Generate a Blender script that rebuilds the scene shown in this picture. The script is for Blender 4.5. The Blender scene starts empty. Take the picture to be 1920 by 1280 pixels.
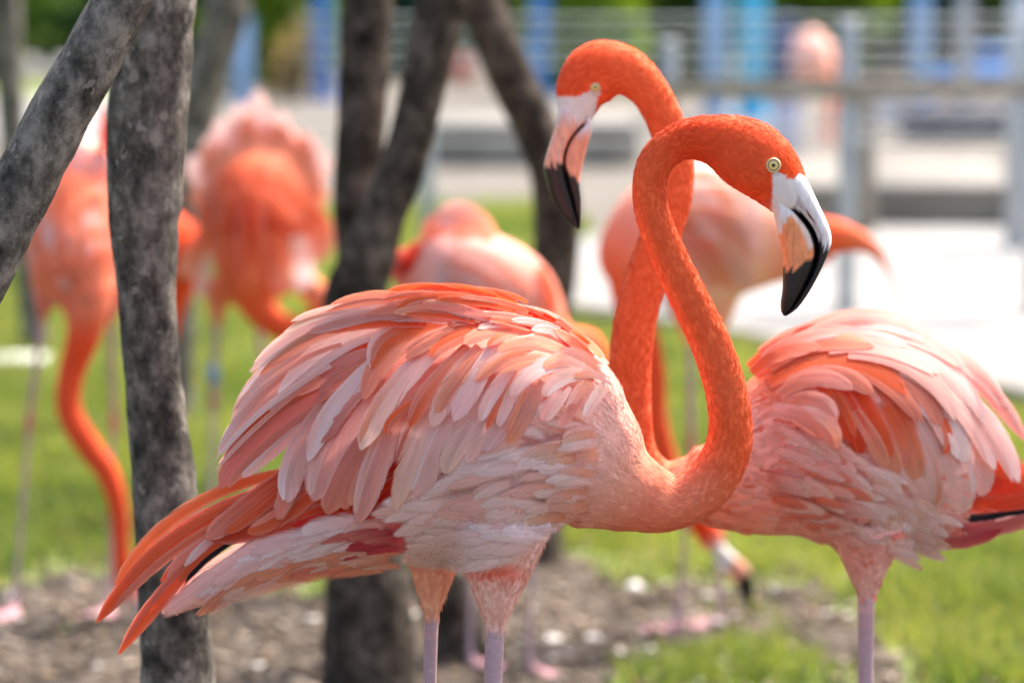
import bpy, math, random
import numpy as np
from mathutils import Vector
from mathutils.bvhtree import BVHTree
rng = np.random.default_rng(7)
random.seed(7)
scene = bpy.context.scene
COL = scene.collection

# ------------------------------------------------------------------ camera
F = 7000.0                       # focal length in photo pixels (1920 wide)
CAMZ, HORIZON = 1.25, -180.0
PITCH = math.atan((640 - HORIZON) / F)
FOCUS_Y = 3.47
cam = bpy.data.cameras.new('camera'); camo = bpy.data.objects.new('camera', cam); COL.objects.link(camo)
camo.location = (0, 0, CAMZ); camo.rotation_euler = (math.pi / 2 - PITCH, 0, 0)
cam.sensor_width = 36; cam.lens = F / 1920 * 36
cam.clip_start = 0.05; cam.clip_end = 400
cam.dof.use_dof = True; cam.dof.focus_distance = FOCUS_Y - 0.02; cam.dof.aperture_fstop = 131.25 / 30.0
scene.camera = camo
# ------------------------------------------------------------------ sky, sun, exposure
SUN_EL, SUN_AZ = math.radians(58), math.radians(44)      # azimuth from +Y towards +X
world = bpy.data.worlds.new('World'); scene.world = world; world.use_nodes = True
wn = world.node_tree
sky = wn.nodes.new('ShaderNodeTexSky'); sky.sky_type = 'NISHITA'; sky.sun_disc = False
sky.sun_elevation = SUN_EL; sky.sun_rotation = SUN_AZ
sky.air_density = 1.0; sky.dust_density = 6.0; sky.ozone_density = 0.6
bg = wn.nodes['Background']; bg.inputs['Strength'].default_value = 0.15
wn.links.new(sky.outputs[0], bg.inputs[0])
sun = bpy.data.lights.new('sun', 'SUN'); suno = bpy.data.objects.new('sun', sun); COL.objects.link(suno)
sun.energy = 2.5; sun.angle = math.radians(2.0); sun.color = (1.0, 0.94, 0.85)
sdir = Vector((math.sin(SUN_AZ) * math.cos(SUN_EL), math.cos(SUN_AZ) * math.cos(SUN_EL), math.sin(SUN_EL)))
suno.rotation_euler = (-sdir).to_track_quat('-Z', 'Y').to_euler(); suno.location = (4, 4, 8)
scene.view_settings.view_transform = 'Standard'; scene.view_settings.look = 'None'
scene.view_settings.exposure = 1.48; scene.view_settings.gamma = 1.0
scene.view_settings.use_curve_mapping = False
scene.cycles.use_denoising = True
scene.cycles.max_bounces = 8; scene.cycles.transparent_max_bounces = 80
scene.cycles.sample_clamp_indirect = 6.0

# ------------------------------------------------------------------ pixel <-> place
cp, sp = math.cos(PITCH), math.sin(PITCH)
CAM = np.array([0, 0, CAMZ])
def pdir(u, v):
    a = (np.asarray(u, float) - 960) / F; b = -(np.asarray(v, float) - 640) / F
    return np.stack([a, b * sp + cp, b * cp - sp], -1)
def P(u, v, Y):
    d = pdir(u, v); return CAM + d * (np.asarray(Y, float) / d[..., 1])[..., None]
def G(u, v, z=0.0):
    d = pdir(u, v); return CAM + d * ((z - CAMZ) / d[..., 2])[..., None]
def pix(p):
    q = np.asarray(p, float) - CAM
    x = q[..., 0]; fw = q[..., 1] * cp - q[..., 2] * sp; up = q[..., 1] * sp + q[..., 2] * cp
    return 960 + F * x / fw, 640 - F * up / fw
def S_at(Y): return F / (Y * 1.0)         # pixels per metre, close enough
def lin(c):
    c = np.asarray(c, float) / 255.0
    return np.where(c <= 0.04045, c / 12.92, ((c + 0.055) / 1.055) ** 2.4)
PAL = {k: lin(v) for k, v in dict(
    white=(250, 226, 220), wpink=(248, 200, 188), pink=(242, 168, 154), dpink=(224, 132, 118), salm=(236, 142, 116),
    peach=(243, 166, 130), orange=(238, 106, 58), dor=(228, 72, 26), red=(214, 36, 14), black=(22, 18, 22), crim=(206, 66, 78),
    lav=(246, 203, 198), cream=(243, 206, 187), neck=(244, 104, 58), neckp=(244, 132, 96), neckd=(235, 80, 38), head=(240, 92, 48), legg=(178, 150, 156), knee=(196, 92, 112), foot=(200, 150, 154),
    skin=(226, 218, 214), thigh=(244, 182, 148)).items()}

# ------------------------------------------------------------------ mesh helpers
def mesh_np(name, V, faces_list, cols=None, uvs=None, smooth=True):
    """faces_list: list of int arrays (n,k). cols (nv,4). uvs (nv,2)."""
    me = bpy.data.meshes.new(name)
    V = np.ascontiguousarray(V, dtype=np.float32)
    fl = [np.asarray(f, dtype=np.int32) for f in faces_list if len(f)]
    loops = np.concatenate([f.ravel() for f in fl]); sizes = np.concatenate([np.full(len(f), f.shape[1], np.int32) for f in fl])
    starts = np.concatenate([[0], np.cumsum(sizes)[:-1]]).astype(np.int32)
    me.vertices.add(len(V)); me.vertices.foreach_set('co', V.ravel())
    me.loops.add(len(loops)); me.loops.foreach_set('vertex_index', loops)
    me.polygons.add(len(sizes)); me.polygons.foreach_set('loop_start', starts); me.polygons.foreach_set('loop_total', sizes)
    if uvs is not None:
        l = me.uv_layers.new(name='UVMap'); l.data.foreach_set('uv', np.ascontiguousarray(uvs[loops], dtype=np.float32).ravel())
    if cols is not None:
        a = me.color_attributes.new('Col', 'FLOAT_COLOR', 'POINT'); a.data.foreach_set('color', np.ascontiguousarray(cols, dtype=np.float32).ravel())
    me.update(calc_edges=True)
    if smooth: me.polygons.foreach_set('use_smooth', np.ones(len(sizes), bool))
    me.validate()
    return me
def wloc(o):
    v = np.zeros(3)
    while o is not None: v = v + np.array(o.location); o = o.parent
    return v
def obj(name, me, mat=None, parent=None, kind=None, label=None, cat=None, group=None):
    o = bpy.data.objects.new(name, me); COL.objects.link(o)
    if parent is not None:
        o.parent = parent; off = wloc(parent)
        if me is not None:
            n = len(me.vertices); a = np.empty(n * 3, np.float32); me.vertices.foreach_get('co', a)
            a = a.reshape(-1, 3) - off; me.vertices.foreach_set('co', np.ascontiguousarray(a, dtype=np.float32).ravel()); me.update()
    if mat is not None: me.materials.append(mat)
    tag(o, label, cat, group, kind); return o
def tag(o, label=None, cat=None, group=None, kind=None):
    if label: o['label'] = label
    if cat: o['category'] = cat
    if group: o['group'] = group
    if kind: o['kind'] = kind
def empty(name, loc, label, cat, group=None, parent=None):
    o = bpy.data.objects.new(name, None); COL.objects.link(o); o.location = Vector([float(x) for x in loc])
    o.empty_display_size = 0.05
    if parent is not None: o.parent = parent; o.location = Vector((0, 0, 0))
    tag(o, label, cat, group); return o
class MB:
    def __init__(s): s.V = []; s.Q = []; s.T = []; s.C = []; s.U = []; s.n = 0
    def add(s, V, Q=(), T=(), C=None, U=None):
        V = np.asarray(V, float)
        s.V.append(V)
        if len(Q): s.Q.append(np.asarray(Q) + s.n)
        if len(T): s.T.append(np.asarray(T) + s.n)
        s.C.append(np.ones((len(V), 4)) if C is None else np.asarray(C, float))
        s.U.append(np.zeros((len(V), 2)) if U is None else np.asarray(U, float))
        s.n += len(V)
    def mesh(s, name, smooth=True):
        f = []
        if s.Q: f.append(np.concatenate(s.Q))
        if s.T: f.append(np.concatenate(s.T))
        return mesh_np(name, np.concatenate(s.V), f, np.concatenate(s.C), np.concatenate(s.U), smooth)
def catmull(A, n):
    A = np.asarray(A, float); m = len(A)
    Pd = np.vstack([2 * A[0] - A[1], A, 2 * A[-1] - A[-2]]); out = []
    for i in range(m - 1):
        p0, p1, p2, p3 = Pd[i:i + 4]
        t = np.linspace(0, 1, n, endpoint=False)[:, None]
        out.append(0.5 * (2 * p1 + (p2 - p0) * t + (2 * p0 - 5 * p1 + 4 * p2 - p3) * t**2 + (3 * p1 - p0 - 3 * p2 + p3) * t**3))
    out.append(A[-1:]); return np.concatenate(out)
def unit(a): return a / np.maximum(np.linalg.norm(a, axis=-1, keepdims=True), 1e-9)
def frames(C, ref):
    T = unit(np.gradient(C, axis=0)); ref = np.asarray(ref, float)
    L = unit(ref - T * (T @ ref)[:, None]); N = np.cross(L, T)
    return T, L, N
def loft(C, ra, rb, ref=(0, 1, 0), seg=20, expo=1.0, jit=0.0):
    T, L, N = frames(C, ref); n = len(C)
    a = np.linspace(0, 2 * math.pi, seg, endpoint=False)
    ca, sa = np.cos(a), np.sin(a)
    ca = np.sign(ca) * np.abs(ca) ** expo; sa = np.sign(sa) * np.abs(sa) ** expo
    R = np.ones((n, seg))
    if jit: R = R + rng.normal(0, jit, (n, seg))
    V = C[:, None] + N[:, None] * (ca[None, :, None] * ra[:, None, None] * R[..., None]) + L[:, None] * (sa[None, :, None] * rb[:, None, None] * R[..., None])
    V = V.reshape(-1, 3)
    i, j = np.meshgrid(np.arange(n - 1), np.arange(seg), indexing='ij'); k = (j + 1) % seg
    Q = np.stack([i * seg + j, i * seg + k, (i + 1) * seg + k, (i + 1) * seg + j], -1).reshape(-1, 4)
    nv = len(V); V = np.vstack([V, C[0] - T[0] * ra[0] * 0.4, C[-1] + T[-1] * ra[-1] * 0.4])
    j = np.arange(seg); k = (j + 1) % seg
    Tr = np.vstack([np.stack([np.full(seg, nv), k, j], -1), np.stack([np.full(seg, nv + 1), (n - 1) * seg + j, (n - 1) * seg + k], -1)])
    return V, Q, Tr
def box(c, s, rz=0.0, bev=0.0):
    """8- or 24-vertex (chamfered) box centred at c with sizes s"""
    hx, hy, hz = [x / 2 for x in s]
    if bev <= 0:
        V = np.array([[x, y, z] for z in (-hz, hz) for y in (-hy, hy) for x in (-hx, hx)])
        Q = np.array([[0, 2, 3, 1], [4, 5, 7, 6], [0, 1, 5, 4], [2, 6, 7, 3], [0, 4, 6, 2], [1, 3, 7, 5]])
    else:
        b = bev; pts = []
        for z, k in ((-hz, b), (-hz + b, 0), (hz - b, 0), (hz, b)):
            X, Y = hx - k, hy - k
            pts += [(-X + b * .7, -Y, z), (X - b * .7, -Y, z), (X, -Y + b * .7, z), (X, Y - b * .7, z), (X - b * .7, Y, z), (-X + b * .7, Y, z), (-X, Y - b * .7, z), (-X, -Y + b * .7, z)]
        V = np.array(pts); Q = []
        for r in range(3):
            for j in range(8): Q.append([r * 8 + j, r * 8 + (j + 1) % 8, (r + 1) * 8 + (j + 1) % 8, (r + 1) * 8 + j])
        for r, o in ((0, -1), (24, 1)):
            for q in ((0, 1, 2, 7), (7, 2, 3, 6), (6, 3, 4, 5)):
                q = [r + x for x in q]; Q.append(q if o > 0 else q[::-1])
        Q = np.array(Q)
    ca, sa = math.cos(rz), math.sin(rz)
    R = np.array([[ca, -sa, 0], [sa, ca, 0], [0, 0, 1]])
    return V @ R.T + np.asarray(c, float), Q
def boxmesh(name, c, s, rz=0.0, bev=0.0):
    V, Q = box(c, s, rz, bev); return mesh_np(name, V, [Q], np.ones((len(V), 4)), np.zeros((len(V), 2)), smooth=False)

# ------------------------------------------------------------------ materials
def newmat(name):
    m = bpy.data.materials.new(name); m.use_nodes = True; nt = m.node_tree
    b = nt.nodes['Principled BSDF']; return m, nt, b
def nd(nt, t, **kw):
    n = nt.nodes.new(t)
    for k, v in kw.items(): setattr(n, k, v)
    return n
def math_n(nt, op, a, b=None, c=None):
    n = nd(nt, 'ShaderNodeMath', operation=op)
    for i, x in enumerate((a, b, c)):
        if x is None: continue
        if isinstance(x, (int, float)): n.inputs[i].default_value = x
        else: nt.links.new(x, n.inputs[i])
    return n.outputs[0]
def ramp(nt, fac, stops):
    r = nd(nt, 'ShaderNodeValToRGB'); e = r.color_ramp.elements
    while len(e) < len(stops): e.new(0.5)
    for x, (p, c) in zip(e, stops): x.position = p; x.color = (*c, 1)
    nt.links.new(fac, r.inputs[0]); return r.outputs[0]
def mixc(nt, fac, a, b, mode='MIX'):
    n = nd(nt, 'ShaderNodeMix', data_type='RGBA', blend_type=mode)
    for i, x in ((0, fac), (6, a), (7, b)):
        if isinstance(x, (int, float)): n.inputs[i].default_value = x
        elif isinstance(x, tuple): n.inputs[i].default_value = (*x, 1)
        else: nt.links.new(x, n.inputs[i])
    return n.outputs[2]
def noise(nt, vec=None, scale=5, detail=3, rough=0.55, mapscale=None):
    n = nd(nt, 'ShaderNodeTexNoise'); n.inputs['Scale'].default_value = scale; n.inputs['Detail'].default_value = detail; n.inputs['Roughness'].default_value = rough
    if vec is not None:
        if mapscale is not None:
            mp = nd(nt, 'ShaderNodeMapping'); mp.inputs['Scale'].default_value = mapscale; nt.links.new(vec, mp.inputs[0]); vec = mp.outputs[0]
        nt.links.new(vec, n.inputs['Vector'])
    return n.outputs['Fac']
def bump(nt, b, h, strength=0.3, dist=0.002):
    n = nd(nt, 'ShaderNodeBump'); n.inputs['Strength'].default_value = strength; n.inputs['Distance'].default_value = dist
    nt.links.new(h, n.inputs['Height']); nt.links.new(n.outputs[0], b.inputs['Normal']); return n.outputs[0]
def objvec(nt): return nd(nt, 'ShaderNodeTexCoord').outputs['Object']

def mat_feather(name, soft=False):
    m, nt, b = newmat(name); L = nt.links
    col = nd(nt, 'ShaderNodeVertexColor', layer_name='Col').outputs[0]
    uv = nd(nt, 'ShaderNodeUVMap').outputs[0]
    s = nd(nt, 'ShaderNodeSeparateXYZ'); L.new(uv, s.inputs[0])
    u, v = s.outputs[0], s.outputs[1]                       # u in 0..1 across, v 0..1 along
    au = math_n(nt, 'ABSOLUTE', math_n(nt, 'SUBTRACT', u, 0.5))
    barb = math_n(nt, 'SUBTRACT', v, math_n(nt, 'MULTIPLY', au, 0.85))    # barbs slant to the tip
    oi = nd(nt, 'ShaderNodeObjectInfo').outputs['Random']
    c = nd(nt, 'ShaderNodeCombineXYZ'); L.new(math_n(nt, 'MULTIPLY', barb, 70.0), c.inputs[0]); L.new(math_n(nt, 'MULTIPLY', u, 1.3), c.inputs[1]); L.new(math_n(nt, 'MULTIPLY', oi, 50.0), c.inputs[2])
    nz = nd(nt, 'ShaderNodeTexNoise'); nz.inputs['Scale'].default_value = 1.0; nz.inputs['Detail'].default_value = 3; L.new(c.outputs[0], nz.inputs['Vector'])
    c2 = nd(nt, 'ShaderNodeCombineXYZ'); L.new(math_n(nt, 'MULTIPLY', v, 2.0), c2.inputs[0]); L.new(math_n(nt, 'MULTIPLY', u, 3.0), c2.inputs[1]); L.new(math_n(nt, 'MULTIPLY', oi, 90.0), c2.inputs[2])
    nz2 = nd(nt, 'ShaderNodeTexNoise'); nz2.inputs['Scale'].default_value = 1.0; nz2.inputs['Detail'].default_value = 2; L.new(c2.outputs[0], nz2.inputs['Vector'])
    streak = nd(nt, 'ShaderNodeMapRange'); streak.inputs[3].default_value = 0.84; streak.inputs[4].default_value = 1.10; streak.inputs[1].default_value = .25; streak.inputs[2].default_value = .75; L.new(nz.outputs['Fac'], streak.inputs[0])
    blot = nd(nt, 'ShaderNodeMapRange'); blot.inputs[3].default_value = 0.90; blot.inputs[4].default_value = 1.08; blot.inputs[1].default_value = .3; blot.inputs[2].default_value = .7; L.new(nz2.outputs['Fac'], blot.inputs[0])
    f = math_n(nt, 'MULTIPLY', streak.outputs[0], blot.outputs[0])
    # quill: a thin darker shaft
    shaft = nd(nt, 'ShaderNodeMapRange'); shaft.inputs[1].default_value = 0.012; shaft.inputs[2].default_value = 0.04; shaft.inputs[3].default_value = 0.95; shaft.inputs[4].default_value = 1.0; L.new(au, shaft.inputs[0])
    f = math_n(nt, 'MULTIPLY', f, shaft.outputs[0])
    cc = nd(nt, 'ShaderNodeVectorMath', operation='SCALE'); L.new(col, cc.inputs[0]); L.new(f, cc.inputs['Scale'])
    tint = nd(nt, 'ShaderNodeObjectInfo').outputs['Color']
    c3 = mixc(nt, 1.0, cc.outputs[0], tint, 'MULTIPLY')
    L.new(c3, b.inputs['Base Color']); b.inputs['Roughness'].default_value = 0.62; b.inputs['Specular IOR Level'].default_value = 0.22
    b.inputs['Sheen Weight'].default_value = 0.12
    nrm = bump(nt, b, nz.outputs['Fac'], 0.16, 0.001)
    tr = nd(nt, 'ShaderNodeBsdfTranslucent'); L.new(c3, tr.inputs[0])
    mx = nd(nt, 'ShaderNodeMixShader'); mx.inputs[0].default_value = 0.36; L.new(b.outputs[0], mx.inputs[1]); L.new(tr.outputs[0], mx.inputs[2])
    # frayed rim: barbs part at the edge and tip
    edge = math_n(nt, 'MULTIPLY', au, 2.0)
    edge = math_n(nt, 'MAXIMUM', edge, math_n(nt, 'ADD', math_n(nt, 'MULTIPLY', math_n(nt, 'SUBTRACT', v, 0.9), 10.0), 0.0))
    if soft: edge = math_n(nt, 'MAXIMUM', edge, math_n(nt, 'MULTIPLY', math_n(nt, 'SUBTRACT', 0.36, v), 3.6))
    thr = math_n(nt, 'ADD', math_n(nt, 'MULTIPLY', math_n(nt, 'SUBTRACT', edge, 0.0 if soft else 0.52), 1.0 if soft else 1.55), 0.0)
    op = nd(nt, 'ShaderNodeClamp'); L.new(math_n(nt, 'ADD', math_n(nt, 'MULTIPLY', math_n(nt, 'SUBTRACT', math_n(nt, 'ADD', nz.outputs['Fac'], 0.16), thr), 1.9 if soft else 4.0), .5), op.inputs[0]); op = op.outputs[0]
    for kk, side in ((7.31, 1), (13.7, -1)):
        s0 = math_n(nt, 'ADD', math_n(nt, 'MULTIPLY', math_n(nt, 'FRACT', math_n(nt, 'MULTIPLY', oi, kk)), .75), .05)
        dd = math_n(nt, 'ABSOLUTE', math_n(nt, 'SUBTRACT', barb, s0))
        on = math_n(nt, 'GREATER_THAN', math_n(nt, 'MULTIPLY', math_n(nt, 'SUBTRACT', u, .5), float(side)), .10)
        wdt = math_n(nt, 'MULTIPLY', math_n(nt, 'SUBTRACT', au, .10), .055)
        sl = math_n(nt, 'MULTIPLY', math_n(nt, 'LESS_THAN', dd, wdt), on)
        op = math_n(nt, 'MULTIPLY', op, math_n(nt, 'SUBTRACT', 1.0, sl))
    tp = nd(nt, 'ShaderNodeBsdfTransparent'); mo = nd(nt, 'ShaderNodeMixShader'); L.new(op, mo.inputs[0]); L.new(tp.outputs[0], mo.inputs[1]); L.new(mx.outputs[0], mo.inputs[2])
    L.new(mo.outputs[0], nt.nodes['Material Output'].inputs[0]); return m
def mat_plume(name, trans):
    """short contour feathers and down: colour attribute only"""
    m, nt, b = newmat(name); L = nt.links
    col = nd(nt, 'ShaderNodeVertexColor', layer_name='Col').outputs[0]
    uv = nd(nt, 'ShaderNodeUVMap').outputs[0]
    nz = noise(nt, uv, 1.0, 2, .6, (26, 3, 1))
    c = mixc(nt, 1.0, col, ramp(nt, nz, [(0.3, (.90, .88, .88)), (0.7, (1.06, 1.06, 1.06))]), 'MULTIPLY')
    L.new(c, b.inputs['Base Color']); b.inputs['Roughness'].default_value = 0.7; b.inputs['Specular IOR Level'].default_value = 0.15
    tr = nd(nt, 'ShaderNodeBsdfTranslucent'); L.new(c, tr.inputs[0])
    mx = nd(nt, 'ShaderNodeMixShader'); mx.inputs[0].default_value = trans; L.new(b.outputs[0], mx.inputs[1]); L.new(tr.outputs[0], mx.inputs[2])
    L.new(mx.outputs[0], nt.nodes['Material Output'].inputs[0]); return m
def mat_body():
    m, nt, b = newmat('plumage_skin'); L = nt.links
    vc = nd(nt, 'ShaderNodeVertexColor', layer_name='Col'); col, leg = vc.outputs[0], vc.outputs[1]
    geo = nd(nt, 'ShaderNodeNewGeometry').outputs['Position']
    n1 = noise(nt, geo, 130, 4, .62, (1, 1, .45)); n2 = noise(nt, geo, 28, 3)
    k = math_n(nt, 'ADD', math_n(nt, 'MULTIPLY', n1, 0.6), math_n(nt, 'MULTIPLY', n2, 0.4))
    mott = ramp(nt, k, [(0.34, (.93, .87, .85)), (0.5, (1, 1, 1)), (0.66, (1.03, 1.08, 1.12))])
    c = mixc(nt, 1.0, col, mott, 'MULTIPLY')
    sz = nd(nt, 'ShaderNodeSeparateXYZ'); L.new(geo, sz.inputs[0])
    sc = math_n(nt, 'FRACT', math_n(nt, 'ADD', math_n(nt, 'MULTIPLY', sz.outputs[2], 88.0), math_n(nt, 'MULTIPLY', n2, 4.5)))
    ln = math_n(nt, 'MULTIPLY', math_n(nt, 'GREATER_THAN', sc, 0.93), math_n(nt, 'MULTIPLY', leg, math_n(nt, 'MULTIPLY', n1, .38)))
    c = mixc(nt, ln, c, (0.80, 0.72, 0.78))
    L.new(c, b.inputs['Base Color']); b.inputs['Roughness'].default_value = 0.72; b.inputs['Specular IOR Level'].default_value = 0.2
    b.inputs['Sheen Weight'].default_value = 0.08; b.inputs['Sheen Roughness'].default_value = 0.5; b.inputs['Sheen Tint'].default_value = (1, .7, .55, 1)
    bump(nt, b, n1, 0.20, 0.002); return m
def mat_beak():
    m, nt, b = newmat('bill'); L = nt.links
    col = nd(nt, 'ShaderNodeVertexColor', layer_name='Col').outputs[0]
    g = nd(nt, 'ShaderNodeNewGeometry').outputs['Position']
    n1 = noise(nt, g, 160, 4, .6, (1.6, 1, .5)); n2 = noise(nt, g, 420, 2)
    c = mixc(nt, 1.0, col, ramp(nt, n1, [(.34, (.80, .78, .77)), (.62, (1.06, 1.06, 1.06))]), 'MULTIPLY')
    c = mixc(nt, ramp(nt, n2, [(.70, (0, 0, 0)), (.74, (.55, .55, .55))]), c, (.14, .09, .07))
    L.new(c, b.inputs['Base Color']); L.new(ramp(nt, n1, [(.3, (.48, .48, .48)), (.7, (.3, .3, .3))]), b.inputs['Roughness'])
    bump(nt, b, n1, 0.25, 0.0015); return m
def mat_vc(name, rough=0.5, spec=0.5, coat=0.0):
    m, nt, b = newmat(name); nt.links.new(nd(nt, 'ShaderNodeVertexColor', layer_name='Col').outputs[0], b.inputs['Base Color'])
    b.inputs['Roughness'].default_value = rough; b.inputs['Specular IOR Level'].default_value = spec; b.inputs['Coat Weight'].default_value = coat; b.inputs['Coat Roughness'].default_value = 0.05
    return m
def mat_bark(name, dark, mid, light, sc=1.0):
    m, nt, b = newmat(name); L = nt.links; g = nd(nt, 'ShaderNodeNewGeometry').outputs['Position']
    n1 = noise(nt, g, 62 * sc, 8, .72, (1, 1, .62)); n2 = noise(nt, g, 21 * sc, 4, .6, (1, 1, .8)); n3 = noise(nt, g, 330 * sc, 3)
    vo = nd(nt, 'ShaderNodeTexVoronoi'); vo.inputs['Scale'].default_value = 48 * sc; vo.inputs['Randomness'].default_value = 1; 
    mp = nd(nt, 'ShaderNodeMapping'); mp.inputs['Scale'].default_value = (1, 1, .75); L.new(g, mp.inputs[0]); nw = nd(nt, 'ShaderNodeTexNoise'); nw.inputs['Scale'].default_value = 70 * sc; L.new(g, nw.inputs['Vector']); wv = mixc(nt, .02, mp.outputs[0], nw.outputs['Color']); L.new(wv, vo.inputs['Vector'])
    k = math_n(nt, 'ADD', math_n(nt, 'MULTIPLY', n1, .55), math_n(nt, 'MULTIPLY', n2, .45))
    c = ramp(nt, k, [(.40, dark), (.49, mid), (.60, light)])
    lich = math_n(nt, 'MULTIPLY', math_n(nt, 'LESS_THAN', math_n(nt, 'ADD', vo.outputs['Distance'], math_n(nt, 'MULTIPLY', n1, .35)), .42), math_n(nt, 'GREATER_THAN', n2, .47))
    c = mixc(nt, math_n(nt, 'MULTIPLY', lich, .5), c, tuple(min(1, x * 1.35 + .02) for x in light))
    c = mixc(nt, ramp(nt, n3, [(.69, (0, 0, 0)), (.74, (.6, .6, .6))]), c, (.42, .41, .38))
    L.new(c, b.inputs['Base Color']); b.inputs['Roughness'].default_value = .9; b.inputs['Specular IOR Level'].default_value = .15
    bump(nt, b, math_n(nt, 'ADD', n1, math_n(nt, 'MULTIPLY', n3, .3)), .9, .012); return m
def mat_noise(name, a, c2, scale=8, rough=.85, bmp=.3, bd=.01, mapscale=None, fine=None, metal=0.0):
    m, nt, b = newmat(name); g = nd(nt, 'ShaderNodeNewGeometry').outputs['Position']
    n1 = noise(nt, g, scale, 6, .62, mapscale)
    c = ramp(nt, n1, [(.32, a), (.68, c2)])
    if fine:
        n2 = noise(nt, g, fine, 3, .6); c = mixc(nt, 1.0, c, ramp(nt, n2, [(.3, (.72, .72, .72)), (.7, (1.18, 1.18, 1.18))]), 'MULTIPLY')
    nt.links.new(c, b.inputs['Base Color']); b.inputs['Roughness'].default_value = rough; b.inputs['Specular IOR Level'].default_value = .25; b.inputs['Metallic'].default_value = metal
    bump(nt, b, n1, bmp, bd); return m
def mat_leaf(name, trans=.45):
    m, nt, b = newmat(name); L = nt.links
    col = nd(nt, 'ShaderNodeVertexColor', layer_name='Col').outputs[0]
    L.new(col, b.inputs['Base Color']); b.inputs['Roughness'].default_value = .5; b.inputs['Specular IOR Level'].default_value = .3
    tr = nd(nt, 'ShaderNodeBsdfTranslucent'); L.new(mixc(nt, 1.0, col, (1.35, 1.25, .65), 'MULTIPLY'), tr.inputs[0])
    mx = nd(nt, 'ShaderNodeMixShader'); mx.inputs[0].default_value = trans; L.new(b.outputs[0], mx.inputs[1]); L.new(tr.outputs[0], mx.inputs[2])
    L.new(mx.outputs[0], nt.nodes['Material Output'].inputs[0]); return m
M = dict(feather=mat_feather('feather'), soft=mat_feather('soft_feather', True), plume=mat_plume('contour_plumage', .22), down=mat_plume('neck_down', .15), body=mat_body(), bill=mat_beak(), eye=mat_vc('eye', .12, .6, 1.0),
         bark=mat_bark('grey_bark', (.040, .036, .031), (.135, .122, .103), (.34, .305, .26)),
         bark_brown=mat_bark('brown_bark', (.018, .014, .010), (.062, .048, .036), (.17, .135, .105), .8),
         grass=mat_leaf('grass_blade', .5), leaf=mat_leaf('leaf', .4),
         turf=mat_noise('turf', (.11, .15, .04), (.20, .24, .07), 9, .9, .5, .02, None, 60),
         soil=mat_noise('soil', (.034, .026, .019), (.125, .098, .075), 7, .95, .8, .03, None, 55),
         gravel=mat_noise('pale_gravel', (.115, .104, .088), (.20, .182, .157), 3, .95, .3, .01, None, 40),
         path=mat_noise('pale_concrete', (.22, .217, .21), (.30, .296, .288), 2.2, .85, .2, .004, None, 30),
         concrete=mat_noise('weathered_concrete', (.22, .20, .17), (.42, .39, .33), 4, .9, .4, .01, None, 35),
         stone=mat_noise('pale_stone', (.17, .158, .14), (.25, .235, .21), 9, .85, .4, .01),
         shell=mat_noise('bleached_chip', (.55, .50, .44), (.85, .82, .78), 30, .7, .3, .004),
         chip=mat_vc('wood_chip', .9, .1),
         steel=mat_noise('galvanised_steel', (.34, .37, .39), (.52, .55, .57), 12, .45, .1, .002, None, None, .35),
         wood=mat_noise('weathered_wood', (.20, .17, .13), (.38, .34, .28), 6, .85, .4, .004, (8, 8, 1)),
         timber=mat_noise('brown_timber', (.14, .075, .05), (.26, .15, .11), 6, .8, .3, .004, (1, 8, 8)),
         cyan=mat_noise('cyan_paint', (.07, .46, .72), (.12, .58, .84), 3, .5, .05, .002),
         sky_blue=mat_noise('sky_blue_paint', (.22, .38, .60), (.32, .50, .72), 3, .5, .05, .002),
         blue=mat_noise('blue_paint', (.05, .18, .48), (.08, .26, .62), 3, .5, .05, .002),
         navy=mat_noise('navy_plastic', (.02, .05, .17), (.04, .09, .26), 3, .45, .05, .002),
         lavender=mat_noise('lavender_panel', (.45, .46, .58), (.58, .59, .70), 3, .6, .05, .002),
         slate=mat_noise('dark_slate', (.05, .055, .07), (.11, .115, .14), 5, .8, .3, .005),
         white=mat_noise('white_paint', (.70, .69, .67), (.80, .79, .78), 5, .6, .1, .002),
         redp=mat_noise('red_paint', (.42, .04, .03), (.55, .07, .05), 5, .5, .05, .002),
         tan=mat_noise('straw', (.34, .26, .13), (.55, .44, .26), 20, .9, .5, .01))

# ------------------------------------------------------------------ the setting: ground sheets
def sheet(name, pts, mat, z, div=None):
    V = np.array([[x, y, z] for x, y in pts], float)
    me = mesh_np(name, V, [np.arange(len(V))[None, :]], smooth=False); return obj(name, me, mat, kind='structure')
sheet('ground', [(-160, -20), (160, -20), (160, 300), (-160, 300)], M['gravel'], 0.0)
def gpoly(px): return [tuple(G(u, v)[:2]) for u, v in px]
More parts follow.
